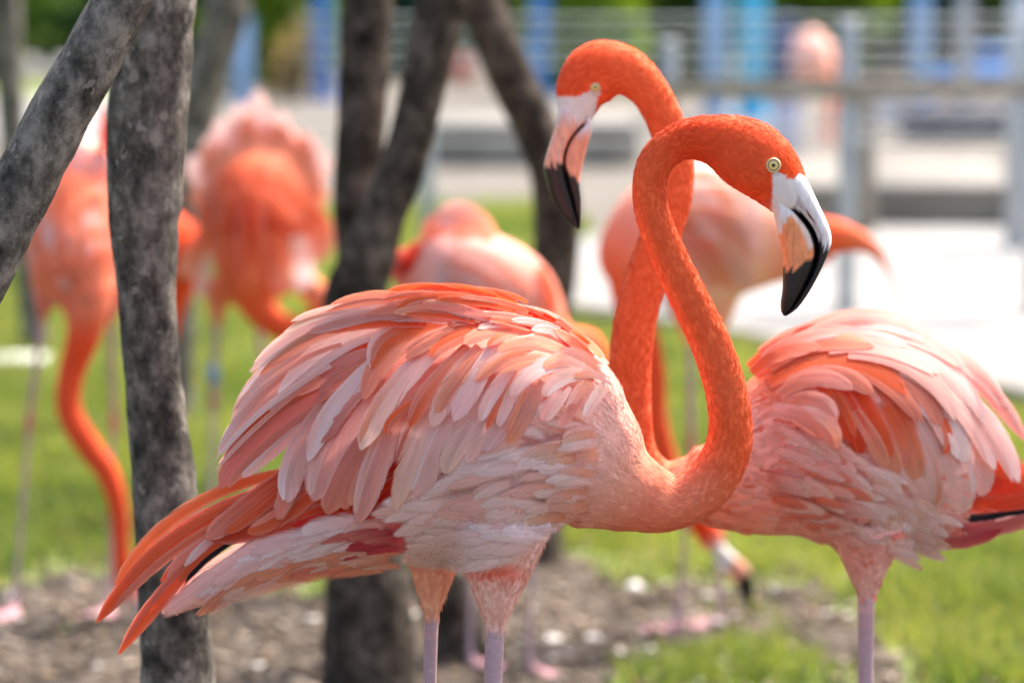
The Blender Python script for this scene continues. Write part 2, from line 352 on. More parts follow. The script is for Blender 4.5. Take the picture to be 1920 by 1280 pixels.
# lawn: everything near the birds
lawn = gpoly([(-2600, 440), (-900, 430), (-200, 420), (300, 405), (760, 385), (1050, 385), (1120, 440), (1060, 600), (1330, 640), (1920, 770), (2500, 890)]) + [(3.2, 2.0), (-6.0, 2.0)]
sheet('lawn', lawn, M['turf'], 0.004)
path_px = [(1075, 450), (1240, 425), (1620, 425), (2500, 440), (2500, 872), (1920, 755), (1420, 648), (1075, 592)]
sheet('path', gpoly(path_px), M['path'], 0.008)
sheet('far_path', gpoly([(-400, 185), (330, 183), (330, 262), (-400, 268)]), M['path'], 0.008)
sheet('far_paving', gpoly([(-300, 108), (300, 108), (300, 150), (-300, 150)]), M['path'], 0.008)
sheet('far_lawn', gpoly([(-300, 152), (330, 152), (330, 181), (-300, 181)]), M['turf'], 0.006)
def vnoise(x, y, seed=0):
    def h(i, j): return np.modf(np.abs(np.sin(i * 127.1 + j * 311.7 + seed * 74.7) * 43758.5453))[0]
    xi, yi = np.floor(x), np.floor(y); fx, fy = x - xi, y - yi; fx = fx * fx * (3 - 2 * fx); fy = fy * fy * (3 - 2 * fy)
    return (h(xi, yi) * (1 - fx) + h(xi + 1, yi) * fx) * (1 - fy) + (h(xi, yi + 1) * (1 - fx) + h(xi + 1, yi + 1) * fx) * fy
def fbm(x, y, seed=0): return .55 * vnoise(x, y, seed) + .3 * vnoise(x * 2.1, y * 2.1, seed + 3) + .15 * vnoise(x * 4.3, y * 4.3, seed + 7)
def bare(u, v, x, y):
    """0 = thick grass, 1 = bare soil; follows the worn patch under the trees"""
    edge = np.interp(u, [-200, 0, 400, 650, 900, 1050, 1200, 1450, 1600, 1680, 1760, 2100], [1085, 1085, 1090, 1060, 1030, 1030, 1045, 1070, 1110, 1190, 1330, 1500])
    low = np.interp(u, [-200, 1000, 1200, 1450, 2100], [1700, 1500, 1230, 1215, 1500])
    b = 1 / (1 + np.exp(-(v - edge + 120 * (fbm(x * 4, y * 2.5, 2) - .5)) / 14))
    b2 = 1 / (1 + np.exp(-(v - low + 160 * (fbm(x * 5, y * 3, 5) - .5)) / 22))
    return np.clip(b * (1 - .75 * b2), 0, 1)
# worn soil: relief mesh slightly above the lawn sheet where it is bare
def soil_mesh():
    nx, ny = 150, 150
    xs = np.linspace(-2.4, 2.4, nx); ys = np.linspace(1.6, 7.4, ny); X, Y = np.meshgrid(xs, ys)
    u, v = pix(np.stack([X, Y, np.zeros_like(X)], -1))
    b = bare(u, v, X, Y); b = np.where(Y < 5.4, 1.0, b)  # unseen near ground set all bare to cut green bounce on the birds
    Z = -0.012 + 0.020 * b + 0.014 * (fbm(X * 9, Y * 7, 9) - .45) * b + .01 * (fbm(X * 22, Y * 20, 12) - .5) * b
    V = np.stack([X, Y, Z], -1).reshape(-1, 3)
    i, j = np.meshgrid(np.arange(ny - 1), np.arange(nx - 1), indexing='ij')
    Q = np.stack([i * nx + j, i * nx + j + 1, (i + 1) * nx + j + 1, (i + 1) * nx + j], -1).reshape(-1, 4)
    return mesh_np('worn_soil', V, [Q])
obj('worn_soil', soil_mesh(), M['soil'], kind='structure')
# grass blades
def in_poly(x, y, poly):
    r = np.zeros(len(x), bool); n = len(poly)
    for i in range(n):
        x1, y1 = poly[i]; x2, y2 = poly[(i + 1) % n]
        c = ((y1 > y) != (y2 > y)) & (x < (x2 - x1) * (y - y1) / (y2 - y1 + 1e-12) + x1); r ^= c
    return r
def grass():
    N = 400000; wide = np.where(rng.random(N) < .6, .40, 1.0)
    y = 4.6 + 11.5 * rng.random(N) ** 1.35; x = (rng.random(N) - .5) * (wide * y)
    u, v = pix(np.stack([x, y, np.zeros(N)], -1))
    b = np.where(v > 1300, 1.2, bare(u, v, x, y))
    keep = in_poly(x, y, lawn) & ~in_poly(x, y, gpoly(path_px)) & (rng.random(N) > np.clip(b * 1.06, 0, 1)) & (rng.random(N) < .35 + fbm(x * 2.5, y * 2, 4))
    x, y, b, u, v = x[keep], y[keep], b[keep], u[keep], v[keep]; n = len(x)
    h = (.022 + .030 * rng.random(n)) * (.7 + 1.1 * fbm(x * 4, y * 3.5, 8)) * (1 - .3 * b); w = .0017 + .0018 * rng.random(n)
    az = rng.random(n) * 6.283; lean = h * (.25 + .7 * rng.random(n)); la = rng.random(n) * 6.283
    sx, sy = np.cos(az) * w, np.sin(az) * w; lx, ly = np.cos(la) * lean, np.sin(la) * lean
    z0 = np.full(n, .002)
    V = np.stack([np.stack([x - sx, y - sy, z0], -1), np.stack([x + sx, y + sy, z0], -1),
                  np.stack([x - sx * .7 + lx * .4, y - sy * .7 + ly * .4, h * .6], -1), np.stack([x + sx * .7 + lx * .4, y + sy * .7 + ly * .4, h * .6], -1),
                  np.stack([x + lx, y + ly, h], -1)], 1).reshape(-1, 3)
    o = np.arange(n)[:, None] * 5
    Q = o + np.array([[0, 1, 3, 2]]); T = o + np.array([[2, 3, 4]])
    g1, g2, g3 = np.array([.10, .165, .035]), np.array([.25, .29, .075]), np.array([.36, .32, .14])
    t = np.clip(fbm(x * 3.2, y * 2.6, 21) * 2.0 - .5 + rng.normal(0, .18, n), 0, 1)[:, None]
    c = g1 * (1 - t) + g2 * t; d = (rng.random(n) < .06)[:, None]; c = np.where(d, g3, c)
    c = np.repeat(np.hstack([c, np.ones((n, 1))]), 5, 0)
    me = mesh_np('grass', V, [Q, T], c); obj('grass', me, M['grass'], kind='stuff', label='short bright green grass growing around the flamingos', cat='grass')
grass()
# wood chips, leaf litter on the soil
def litter():
    N = 5200; mb = MB()
    y = 4.9 + 2.3 * rng.random(N); x = (rng.random(N) - .5) * .36 * y
    u, v = pix(np.stack([x, y, np.zeros(N)], -1)); b = np.where(v > 1290, .6, bare(u, v, x, y)); keep = rng.random(N) < b * .8 + .06
    for xx, yy in zip(x[keep], y[keep]):
        L, W, H = .008 + .030 * random.random() ** 2, .005 + .014 * random.random() ** 1.5, .002 + .004 * random.random()
        V, Q = box((0, 0, 0), (L, W, H), random.random() * 6.28); V = V + rng.normal(0, .0012, V.shape)
        V[:, 2] += (V[:, 0]) * random.uniform(-.5, .5); V = V + np.array([xx, yy, .010 + .006 * random.random()])
        k = random.random(); c = np.array([.42, .34, .26]) if k > .8 else (np.array([.22, .16, .11]) if k > .4 else np.array([.10, .075, .055]))
        if k > .965: c = np.array([.72, .68, .62])
        mb.add(V, Q, C=np.tile(np.append(c * random.uniform(.75, 1.2), 1), (8, 1)))
    obj('wood_chip_litter', mb.mesh('wood_chip_litter', False), M['chip'], kind='stuff', label='loose brown wood chips and leaf litter on bare soil', cat='litter')
litter()
def pebble_mesh(seed, r):
    q = np.random.default_rng(seed); n, s = 7, 12; mb = MB(); 
    th = np.linspace(0, math.pi, n); V = []
    for t in th:
        for k in range(s):
            a = 2 * math.pi * k / s; V.append((math.sin(t) * math.cos(a), math.sin(t) * math.sin(a) * .75, math.cos(t) * .5))
    V = np.array(V); V = V * (1 + .22 * np.sin(V @ q.normal(0, 2.2, (3, 1)) + q.random() * 6)) * r
    i, j = np.meshgrid(np.arange(n - 1), np.arange(s), indexing='ij'); k = (j + 1) % s
    Q = np.stack([i * s + j, (i + 1) * s + j, (i + 1) * s + k, i * s + k], -1).reshape(-1, 4)
    mb.add(V, Q); return mb.mesh('pale_stone')
stones = [(1342, 1256, 20, 1, 'rounded white stone on the soil below the two crossed necks'), (1506, 1066, 26, 1, 'large white stone at the grass edge under the right flamingo'), (1590, 1088, 18, 1, 'white stone touching the grass behind the single visible leg'),
          (1112, 1206, 20, 0, None), (1035, 1210, 22, 0, None), (1160, 1230, 16, 0, None), (1215, 1225, 18, 0, None), (1745, 1155, 22, 0, None), (1690, 1170, 17, 0, None), (1595, 1165, 18, 0, None), (1815, 1160, 13, 0, None), (1100, 1240, 14, 0, None),
          (1190, 1110, 22, 0, None), (850, 1235, 16, 0, None), (1040, 1268, 18, 0, None), (985, 1265, 12, 0, None), (690, 1250, 14, 0, None), (560, 1095, 16, 0, None), (1395, 1195, 12, 0, None), (1455, 1110, 14, 0, None), (770, 1215, 12, 0, None), (1310, 1160, 12, 0, None)]
for i, (u, v, r, own, lb) in enumerate(stones):
    g = G(u, v); Yd = g[1]; rr = r / S_at(Yd)
    me = pebble_mesh(i, rr); o = obj('pale_stone', me, M['shell'])
    o.location = (g[0], g[1], rr * .36); o.rotation_euler = (0, 0, i * 1.7)
    if lb: tag(o, lb, 'stone')
    else: tag(o, 'small bleached chip lying on the soil and grass edge', 'stone', 'bleached chips on the ground')

# ------------------------------------------------------------------ birds
def tube_samples(st, Y, ref, n=8):
    """stations (u,v,w,ra,rb,colour) -> world centres, radii, colours"""
    A = np.array([[*s[:5], *PAL[s[5]]] for s in st], float)
    B = catmull(A, n); S = S_at(Y)
    C = P(B[:, 0], B[:, 1], np.full(len(B), Y)); C[:, 1] -= B[:, 2] / S
    return C, np.maximum(B[:, 3], 2) / S, np.maximum(B[:, 4], 2) / S, np.clip(B[:, 5:8], 0, 1)
class Bird: pass
def build_bird(name, label, Y, lofts, legs, voxel=.0035, ref=(0, 1, 0), patches=(), group='flamingos in the enclosure', smooth=5, facing=(1, 0)):
    """lofts: list of (kind, stations[, ref]); legs: (hip_u,hip_v,w, thigh radius px, knee(u,v), foot u, feather end v)"""
    S = S_at(Y); B = Bird(); B.Y = Y; B.S = S
    mb = MB(); samp = []
    def put(kind, C, ra, rb, col, rf, flow=-1):
        V, Q, T = loft(C, ra, rb, rf, 18); mb.add(V, Q, T)
        Tn, _, _ = frames(C, rf)
        for i in range(len(C)): samp.append((*C[i], max(ra[i], .002), *col[i], *(Tn[i] * flow), {'b': 0, 'n': 1, 't': 2, 'l': 3}[kind]))
    for lf in lofts:
        rf = lf[2] if len(lf) > 2 else ref
        C, ra, rb, col = tube_samples(lf[1], Y, rf); put(lf[0], C, ra, rb, col, rf)
    for (hu, hv, w, tr, ev, er, kn, fu, tcol) in legs:
        Yl = Y - w / S
        def q(u, v): return P(np.array(u, float), np.array(v, float), np.array(Yl, float))
        hip, end, knee = q(hu, hv), q(kn[0] + (hu - kn[0]) * .62, ev), q(*kn)
        foot = q(fu, 1200.); foot[2] = .016
        # keep the foot on the ground below its pixel column
        C = catmull(np.array([hip, hip * .5 + end * .5, end]), 6); r = np.interp(np.linspace(0, 1, len(C)), [0, .5, 1], [tr, tr * .64, er * 1.15]) / S
        put('t', C, r, r, np.tile(PAL[tcol], (len(C), 1)), (0, 1, 0), 1)
        lr = er / S
        C = catmull(np.array([end * 1.08 - knee * .08, end * .5 + knee * .5, knee, knee * .85 + foot * .15, knee * .5 + foot * .5, foot + np.array([0, 0, .012])]), 7)
        t = np.linspace(0, 1, len(C)); r = np.interp(t, [0, .2, .36, .42, .48, .6, .9, 1], [.95, .82, .86, 1.05, .86, .70, .72, .9]) * lr
        kc = np.exp(-((t - .41) / .07) ** 2)[:, None]
        put('l', C, np.maximum(r, .0052), np.maximum(r, .0052), PAL['legg'] * (1 - kc) + PAL['knee'] * kc, (0, 1, 0), 1)
        fd = unit(np.array([facing[0], facing[1], 0.0]))
        for a, ln in ((0, .075), (.55, .068), (-.55, .068)):
            d = np.array([fd[0] * math.cos(a) - fd[1] * math.sin(a), fd[0] * math.sin(a) + fd[1] * math.cos(a), 0])
            C = np.array([foot, foot + d * ln * .5 + np.array([0, 0, -.006]), foot + d * ln + np.array([0, 0, -.010])]); C = catmull(C, 5)
            put('l', C, np.linspace(.008, .005, len(C)), np.linspace(.009, .006, len(C)), np.tile(PAL['foot'], (len(C), 1)), np.cross(d, (0, 0, 1)), 1)
        C = catmull(np.array([foot + fd * .008, foot + fd * .035, foot + fd * .058]), 5); C[:, 2] = .008
        put('l', C, np.full(len(C), .005), np.linspace(.006, .036, len(C)), np.tile(PAL['foot'], (len(C), 1)), np.cross(fd, (0, 0, 1)), 1)
    tmp = bpy.data.objects.new('tmp', mb.mesh('tmp')); COL.objects.link(tmp)
    r = tmp.modifiers.new('r', 'REMESH'); r.mode = 'VOXEL'; r.voxel_size = voxel
    s = tmp.modifiers.new('s', 'SMOOTH'); s.factor = .5; s.iterations = smooth
    dg = bpy.context.evaluated_depsgraph_get(); me = bpy.data.meshes.new_from_object(tmp.evaluated_get(dg))
    bpy.data.objects.remove(tmp)
    n = len(me.vertices); V = np.empty(n * 3, np.float32); me.vertices.foreach_get('co', V); V = V.reshape(-1, 3).astype(float)
    B.samp = np.array(samp); B.V = V
    c, _, kind = B_colour(B, V, patches)
    colA = np.hstack([c, (kind == 3)[:, None].astype(float)])
    for a in list(me.color_attributes): me.color_attributes.remove(a)
    at = me.color_attributes.new('Col', 'FLOAT_COLOR', 'POINT'); at.data.foreach_set('color', colA.astype(np.float32).ravel())
    me.polygons.foreach_set('use_smooth', np.ones(len(me.polygons), bool)); me.materials.clear()
    me.calc_loop_triangles(); nt = len(me.loop_triangles); tri = np.empty(nt * 3, np.int32); me.loop_triangles.foreach_get('vertices', tri); B.tri = tri.reshape(-1, 3)
    B.bvh = BVHTree.FromPolygons([Vector(p) for p in V], [tuple(t) for t in B.tri])
    lw = V[V[:, 2].argmin()]
    root = empty(name, (V[:, 0].mean(), Y, 0), label, 'flamingo', group); B.root = root; B.patches = patches
    B.body = obj('body', me, M['body'], root)
    return B
def B_colour(B, X, patches, k=9.0):
    s = B.samp; out = np.empty((len(X), 3)); flow = np.empty((len(X), 3)); kind = np.empty(len(X), int)
    for a in range(0, len(X), 4000):
        x = X[a:a + 4000]
        d = np.linalg.norm(x[:, None] - s[None, :, :3], axis=2) / s[None, :, 3]
        d = d - d.min(1, keepdims=True); w = np.exp(-k * d); w /= w.sum(1, keepdims=True)
        out[a:a + 4000] = w @ s[:, 4:7]; flow[a:a + 4000] = w @ s[:, 7:10]; kind[a:a + 4000] = s[d.argmin(1), 10]
    if len(patches):
        u, v = pix(X)
        for pt in patches:
            if len(pt) == 2:
                m = in_poly(u, v, pt[0]); out[m] = PAL[pt[1]]; continue
            pu, pv, ru, rv, cn, st = pt
            m = st * np.exp(-(((u - pu) / ru) ** 2 + ((v - pv) / rv) ** 2) ** 1.5)[:, None]; out = out * (1 - m) + PAL[cn] * m
    return out, unit(flow), kind
def surf_points(B, n, r):
    a, b, c = B.V[B.tri[:, 0]], B.V[B.tri[:, 1]], B.V[B.tri[:, 2]]
    nn = np.cross(b - a, c - a); ar = np.linalg.norm(nn, axis=1); cs = np.cumsum(ar); cs /= cs[-1]
    i = np.searchsorted(cs, r.random(n)); u = r.random((n, 2)); f = u.sum(1) > 1; u[f] = 1 - u[f]
    p = a[i] + (b[i] - a[i]) * u[:, :1] + (c[i] - a[i]) * u[:, 1:]
    return p, unit(nn[i])
def contour(B, n, seed, size, kinds=(0, 2), mask=None, vary=.5, lift=.22, name='contour_feathers', flowbias=None, spread=.22, white=.3, hot='salm'):
    """short overlapping body feathers, too small to pick apart singly"""
    r = np.random.default_rng(seed); p, nr = surf_points(B, n, r)
    c, fl, kd = B_colour(B, p, B.patches)
    u, v = pix(p); ok = np.isin(kd, kinds)
    if mask is not None: ok &= mask(u, v, p)
    p, nr, c, fl, kd, u, v = [a[ok] for a in (p, nr, c, fl, kd, u, v)]; n = len(p)
    if n == 0: return
    if flowbias is not None: fl = unit(fl + flowbias(u, v))
    fl = unit(fl + r.normal(0, spread, fl.shape)); fl = unit(fl - nr * (fl * nr).sum(1, keepdims=True)); sd = np.cross(nr, fl)
    L = size(u, v) if callable(size) else np.full(n, size); L = L * r.uniform(.7, 1.3, n) / B.S
    L = np.where(kd == 2, np.minimum(L, 26 / B.S), L)
    W = L * r.uniform(.22, .34, n)
    k = r.random(n)[:, None]; va = r.random(n)[:, None] * vary
    c = np.where(k < white, c * (1 - va) + PAL['wpink'] * va, np.where(k > .72, c * (1 - va) + PAL[hot] * va, c)); c = c * r.uniform(.94, 1.08, (n, 1))
    ts = np.array([0, .3, .65, .9, 1.0]); hw = np.array([.35, .85, 1, .6, .06])
    V = np.empty((n, 5, 3, 3)); U = np.empty((n, 5, 3, 2)); q = r.random(n) * 20
    lf = lift * r.uniform(.5, 1.3, n)
    for i, (t, h) in enumerate(zip(ts, hw)):
        ce = p + fl * (L * (t - .35))[:, None] + nr * (L * (.02 + lf * t * (1 - .35 * t)))[:, None]
        for j, s in enumerate((-1, 0, 1)):
            V[:, i, j] = ce + sd * (W * h * s)[:, None] - nr * (W * h * abs(s) * .25)[:, None] * 1.0
            U[:, i, j, 0] = q + .5 + s * .5 * h; U[:, i, j, 1] = q * 1.7 + t
    C = np.empty((n, 5, 3, 4)); C[..., 3] = 1
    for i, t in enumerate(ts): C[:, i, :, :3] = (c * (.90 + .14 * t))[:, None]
    idx = np.arange(n)[:, None] * 15; Q = []
    for i in range(4):
        for j in range(2): Q.append(idx + np.array([[(i + 1) * 3 + j, (i + 1) * 3 + j + 1, i * 3 + j + 1, i * 3 + j]]))
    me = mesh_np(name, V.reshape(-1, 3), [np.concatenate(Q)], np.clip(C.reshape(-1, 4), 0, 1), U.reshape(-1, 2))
    NN = np.empty((n, 5, 3, 3))
    for i, t in enumerate(ts):
        for j, sg in enumerate((-1, 0, 1)): NN[:, i, j] = unit(nr + fl * (.16 * t - .06) + sd * (.10 * sg))
    me.normals_split_custom_set_from_vertices([tuple(x) for x in NN.reshape(-1, 3)])
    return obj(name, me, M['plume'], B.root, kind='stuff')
def down(B, n, seed, ln=9.0, wd=1.5, kinds=(1,), lift=.22, name='neck_down', mask=None, bias=None, tint=None, off=0.0):  # short hair-like plumage
    r = np.random.default_rng(seed); p, nr = surf_points(B, n, r); c, fl, kd = B_colour(B, p, B.patches)
    ok = np.isin(kd, kinds); p, nr, c, fl = p[ok], nr[ok], c[ok], fl[ok]; n = len(p)
    if mask is not None:
        u, v = pix(p); k = mask(u, v, p); p, nr, c, fl = p[k], nr[k], c[k], fl[k]; n = len(p)
    if bias is not None:
        u, v = pix(p); fl = unit(fl + bias(u, v))
    if tint is not None:
        k = r.random((n, 1)) * .8; c = c * (1 - k) + PAL[tint] * k
    if hasattr(B, 'nohair'): 
        u, v = pix(p); k = ~B.nohair(u, v); p, nr, c, fl = p[k], nr[k], c[k], fl[k]; n = len(p)
    fl = unit(fl + r.normal(0, .25, fl.shape)); fl = unit(fl - nr * (fl * nr).sum(1, keepdims=True)); sd = np.cross(nr, fl)
    L = ln * r.uniform(.5, 1.4, n) / B.S; W = wd * r.uniform(.7, 1.6, n) / B.S; lf = lift * r.uniform(.3, 1.2, n)
    clump = fbm(p[:, 0] * 60 + p[:, 1] * 40, p[:, 2] * 60, 31)
    c = c * r.uniform(.985, 1.015, (n, 1)); pe = (.13 * np.clip((pix(p)[1] - 420) / 330, .12, 1))[:, None] if kinds == (1,) else .1; k = (np.clip((clump - .5) * 2.2 + r.normal(0, .12, n), 0, 1))[:, None] * pe; c = c * (1 - k) + PAL['peach'] * k
    k2 = (np.clip((.42 - clump) * 3.0, 0, 1))[:, None] * .05; c = c * (1 - k2) + PAL['neckd'] * k2
    p = p + nr * off
    V = np.stack([p - sd * W[:, None], p + sd * W[:, None], p + fl * (L * .55)[:, None] + nr * (L * lf * .5)[:, None] + sd * (W * .8)[:, None], p + fl * (L * .55)[:, None] + nr * (L * lf * .5)[:, None] - sd * (W * .8)[:, None], p + fl * L[:, None] + nr * (L * lf)[:, None]], 1)
    nn = np.repeat(unit(nr + fl * .15), 5, 0)
    o = np.arange(n)[:, None] * 5
    C = np.repeat(np.hstack([np.clip(c, 0, 1), np.ones((n, 1))]), 5, 0)
    me = mesh_np(name, V.reshape(-1, 3), [o + np.array([[3, 2, 1, 0]]), o + np.array([[4, 2, 3]])], C, np.zeros((n * 5, 2)))
    me.normals_split_custom_set_from_vertices([tuple(x) for x in nn])
    return obj(name, me, M['down'], B.root, kind='stuff')
def cast(B, u, v):
    d = pdir(u, v); d = d / np.linalg.norm(d)
    h = B.bvh.ray_cast(Vector(CAM), Vector(d))
    return None if h[0] is None else np.array(h[0])
def shell(B, u, v):
    """smooth depth of the bird's near side, continued past its outline, so that feathers stack in order"""
    st = 16.0
    if not hasattr(B, 'dm'):
        pu, pv = pix(B.V[B.V[:, 2] > .3]); lo = np.array([pu.min() - 160, pv.min() - 160]); nx, ny = int((pu.max() - lo[0] + 160) / st) + 2, int((min(pv.max(), 1300) - lo[1] + 160) / st) + 2
        D = np.full((ny, nx), np.nan)
        for i in range(ny):
            for j in range(nx):
                h = cast(B, lo[0] + j * st, lo[1] + i * st)
                if h is not None: D[i, j] = min(h[1], B.Y)
        hit = ~np.isnan(D); E = np.where(hit, D, B.Y)
        for _ in range(60):
            Z = np.pad(E, 1, mode='edge'); A = (Z[:-2, 1:-1] + Z[2:, 1:-1] + Z[1:-1, :-2] + Z[1:-1, 2:]) / 4
            E = np.where(hit, D * .5 + A * .5, A * .985 + B.Y * .015)
        for _ in range(3):
            Z = np.pad(E, 1, mode='edge'); E = (Z[1:-1, 1:-1] * 2 + Z[:-2, 1:-1] + Z[2:, 1:-1] + Z[1:-1, :-2] + Z[1:-1, 2:]) / 6
        B.dm = E; B.dlo = lo
    E = B.dm; x = np.clip((u - B.dlo[0]) / st, 0, E.shape[1] - 1.001); y = np.clip((v - B.dlo[1]) / st, 0, E.shape[0] - 1.001)
    i, j = y.astype(int), x.astype(int); fy, fx_ = y - i, x - j
    return (E[i, j] * (1 - fx_) + E[i, j + 1] * fx_) * (1 - fy) + (E[i + 1, j] * (1 - fx_) + E[i + 1, j + 1] * fx_) * fy
SH = np.array([0, .06, .16, .3, .5, .68, .82, .91, .965, 1.0])
def feather_mesh(B, b, m, t, hw, c0, c1, layer, lift, seed, fall=None, mirror=False, edge=None, tipw=.72, base_off=.0015, step=.0002, tuck=.93, camber=.14, nblend=.45, tone=1.0):
    """one vane: spine base-mid-tip in photo pixels, resting on the bird's side"""
    q = np.random.default_rng(seed)
    b, m, t = [np.array(x, float) for x in (b, m, t)]; ctl = 2 * m - .5 * (b + t)
    n = 13; s = np.linspace(0, 1, n)[:, None]
    sp_ = (1 - s) ** 2 * b + 2 * s * (1 - s) * ctl + s ** 2 * t
    tan = unit(np.gradient(sp_, axis=0)); nor = np.stack([-tan[:, 1], tan[:, 0]], -1)
    s = s[:, 0]
    prof = np.interp(s, [0, .08, .25, .5, .7, .85, .94, 1.0], [.62, .72, .88, 1.0, 1.0, tipw + .12, tipw * .74, .10])
    prof = prof * (1 + q.normal(0, .02, n)); asym = q.uniform(-.15, .15)
    K = 7; cs = np.linspace(-1, 1, K)
    off = (cs[None] + asym * (1 - cs[None] ** 2)) * (prof * hw)[:, None]
    px = sp_[:, None] + nor[:, None] * off[..., None]
    # slight sickle at the tip and split barbs
    px = px + (q.normal(0, .012, (n, K, 1)) * hw) * (np.abs(cs)[None, :, None] > .9)
    f0 = B.Y - (0.0 if fall is None else fall / B.S)
    Yd = np.minimum(shell(B, px[..., 0], px[..., 1]), f0 + .004)
    hwm = hw / B.S
    tk = np.clip(s / .4, 0, 1); tk = tuck + (1 - tuck) * tk * tk * (3 - 2 * tk)
    Yd = Yd - base_off - (layer * step * tk)[:, None] - lift * .18 * (s ** 1.6)[:, None] + (np.abs(cs) ** 2 * camber)[None] * hwm * prof[:, None]
    V = P(px[..., 0], px[..., 1], Yd)
    if mirror: V[..., 1] = 2 * B.Y - V[..., 1]
    c0, c1 = PAL[c0], PAL[c1]; tt = np.clip((s - .15) / .75, 0, 1)
    C = c0[None] * (1 - tt[:, None]) + c1[None] * tt[:, None]; C = np.repeat(C[:, None], K, 1)
    br = 1 + (q.uniform(.93, 1.06) - 1) * (.4 + .6 * tone); C = C * br
    mid_ = (1 - np.abs(cs))[None, :, None] * (1 - .6 * s[:, None, None]); C = C * (1 - .10 * tone * mid_ * np.array([.4, 1.3, 1.3]))
    if edge is None and c1.mean() > .12: e = (np.abs(cs) ** 4)[None, :, None] * .38 * tone; C = C * (1 - e) + PAL['wpink'] * e
    if edge is not None:
        e = (np.abs(cs) ** 3)[None, :, None] * .8; C = C * (1 - e) + PAL[edge] * e
    C = np.clip(np.concatenate([C, np.ones((n, K, 1))], -1), 0, 1)
    U = np.stack(np.broadcast_arrays(.5 + .5 * cs[None] * 1.0, s[:, None]), -1)
    i, j = np.meshgrid(np.arange(n - 1), np.arange(K - 1), indexing='ij')
    Q = np.stack([i * K + j, i * K + j + 1, (i + 1) * K + j + 1, (i + 1) * K + j], -1).reshape(-1, 4)
    gn = unit(np.cross(np.gradient(V, axis=1), np.gradient(V, axis=0))); 
    if gn[..., 1].mean() > 0: gn = -gn; Q = Q[:, ::-1]
    bn = np.empty_like(V)
    for i in range(n):
        h = B.bvh.find_nearest(Vector(V[i, K // 2])); x = np.array(h[1]) if h[0] is not None else np.array([0, -1., 0])
        if x[1] > -.1: x = unit(np.array([x[0], -.1, x[2]]))
        bn[i] = x
    NN = unit(gn * (1 - nblend) + bn * nblend)
    return V.reshape(-1, 3), Q, C.reshape(-1, 4), U.reshape(-1, 2), NN.reshape(-1, 3)
def wing(B, feats, seed, far=True, single=True, name='wing', step=.0002, base_off=.0015, soft_from=None):
    w = None; mbF = MB(); mbN = MB()
    if single: w = empty(name, (0, 0, 0), None, None, parent=B.root)
    for k, f in enumerate(feats):
        b, m, t, hw, c = f[:5]; lift = f[5] if len(f) > 5 else .004; edge = f[6] if len(f) > 6 else None
        c0, c1 = c if isinstance(c, tuple) else (c, c)
        fall = f[7] if len(f) > 7 else None
        V, Q, C, U, NN = feather_mesh(B, b, m, t, hw, c0, c1, k, lift, seed * 1000 + k, fall, edge=edge, step=step, base_off=base_off)
        if single:
            fme = mesh_np('feather', V, [Q], C, U); fme.normals_split_custom_set_from_vertices([tuple(x) for x in NN]); obj('feather', fme, M['soft' if soft_from is not None and soft_from(k) else 'feather'], w)
        else: mbN.add(V, Q, C=C, U=U)
        if far and k % 2 == 0:
            V2 = V.copy(); V2[:, 1] = 2 * B.Y - V2[:, 1]; mbF.add(V2, Q[:, ::-1], C=C, U=U)
    if not single: obj(name, mbN.mesh(name), M['feather'], B.root, kind='stuff')
    if far: obj('wing', mbF.mesh('wing'), M['feather'], B.root, kind='stuff')
    return w
def bill(B, upper, mouth, lower, wu, wl, colf, name_u='upper_bill', name_l='lower_bill', parent=None, Yd=None):
    S = B.S; Yc = B.Y if Yd is None else Yd
    n = 26
    up, mo, lo = [catmull(np.array(a, float), 12) for a in (upper, mouth, lower)]
    def rs(a):
        d = np.concatenate([[0], np.cumsum(np.linalg.norm(np.diff(a, axis=0), axis=1))]); t = np.linspace(0, d[-1], n)
        return np.stack([np.interp(t, d, a[:, 0]), np.interp(t, d, a[:, 1])], -1)
    up, mo, lo = rs(up), rs(mo), rs(lo); t = np.linspace(0, 1, n)
    out = []
    for (A, Bb, w, nm, e) in ((up, mo, wu, name_u, .8), (mo, lo, wl, name_l, .78)):
        cen = (A + Bb) / 2; half = (A - Bb) / 2; seg = 28; a = np.linspace(0, 2 * math.pi, seg, endpoint=False)
        ca, sa = np.cos(a), np.sin(a); ca = np.sign(ca) * np.abs(ca) ** e; sa = np.sign(sa) * np.abs(sa) ** e
        lat = np.interp(t, *w)
        px = cen[:, None] + half[:, None] * ca[None, :, None]
        V = P(px[..., 0], px[..., 1], np.full((n, seg), Yc)); V[..., 1] -= sa[None] * lat[:, None] / S
        c = colf(px[..., 0], px[..., 1], nm, ca[None] + 0 * px[..., 0], t[:, None] + 0 * px[..., 0])
        i, j = np.meshgrid(np.arange(n - 1), np.arange(seg), indexing='ij'); k = (j + 1) % seg
        Q = np.stack([i * seg + j, i * seg + k, (i + 1) * seg + k, (i + 1) * seg + j], -1).reshape(-1, 4)
        V = V.reshape(-1, 3); nv = len(V); V = np.vstack([V, V[-seg:].mean(0), V[:seg].mean(0)])
        j = np.arange(seg); k = (j + 1) % seg
        T = np.vstack([np.stack([np.full(seg, nv), (n - 1) * seg + j, (n - 1) * seg + k], -1), np.stack([np.full(seg, nv + 1), k, j], -1)])
        C = np.vstack([c.reshape(-1, 3), c[-1, :1], c[0, :1]]); C = np.hstack([C, np.ones((len(C), 1))])
        out.append(obj(nm, mesh_np(nm, V, [Q, T], np.clip(C, 0, 1), np.zeros((len(V), 2))), M['bill'], parent or B.root))
    return out
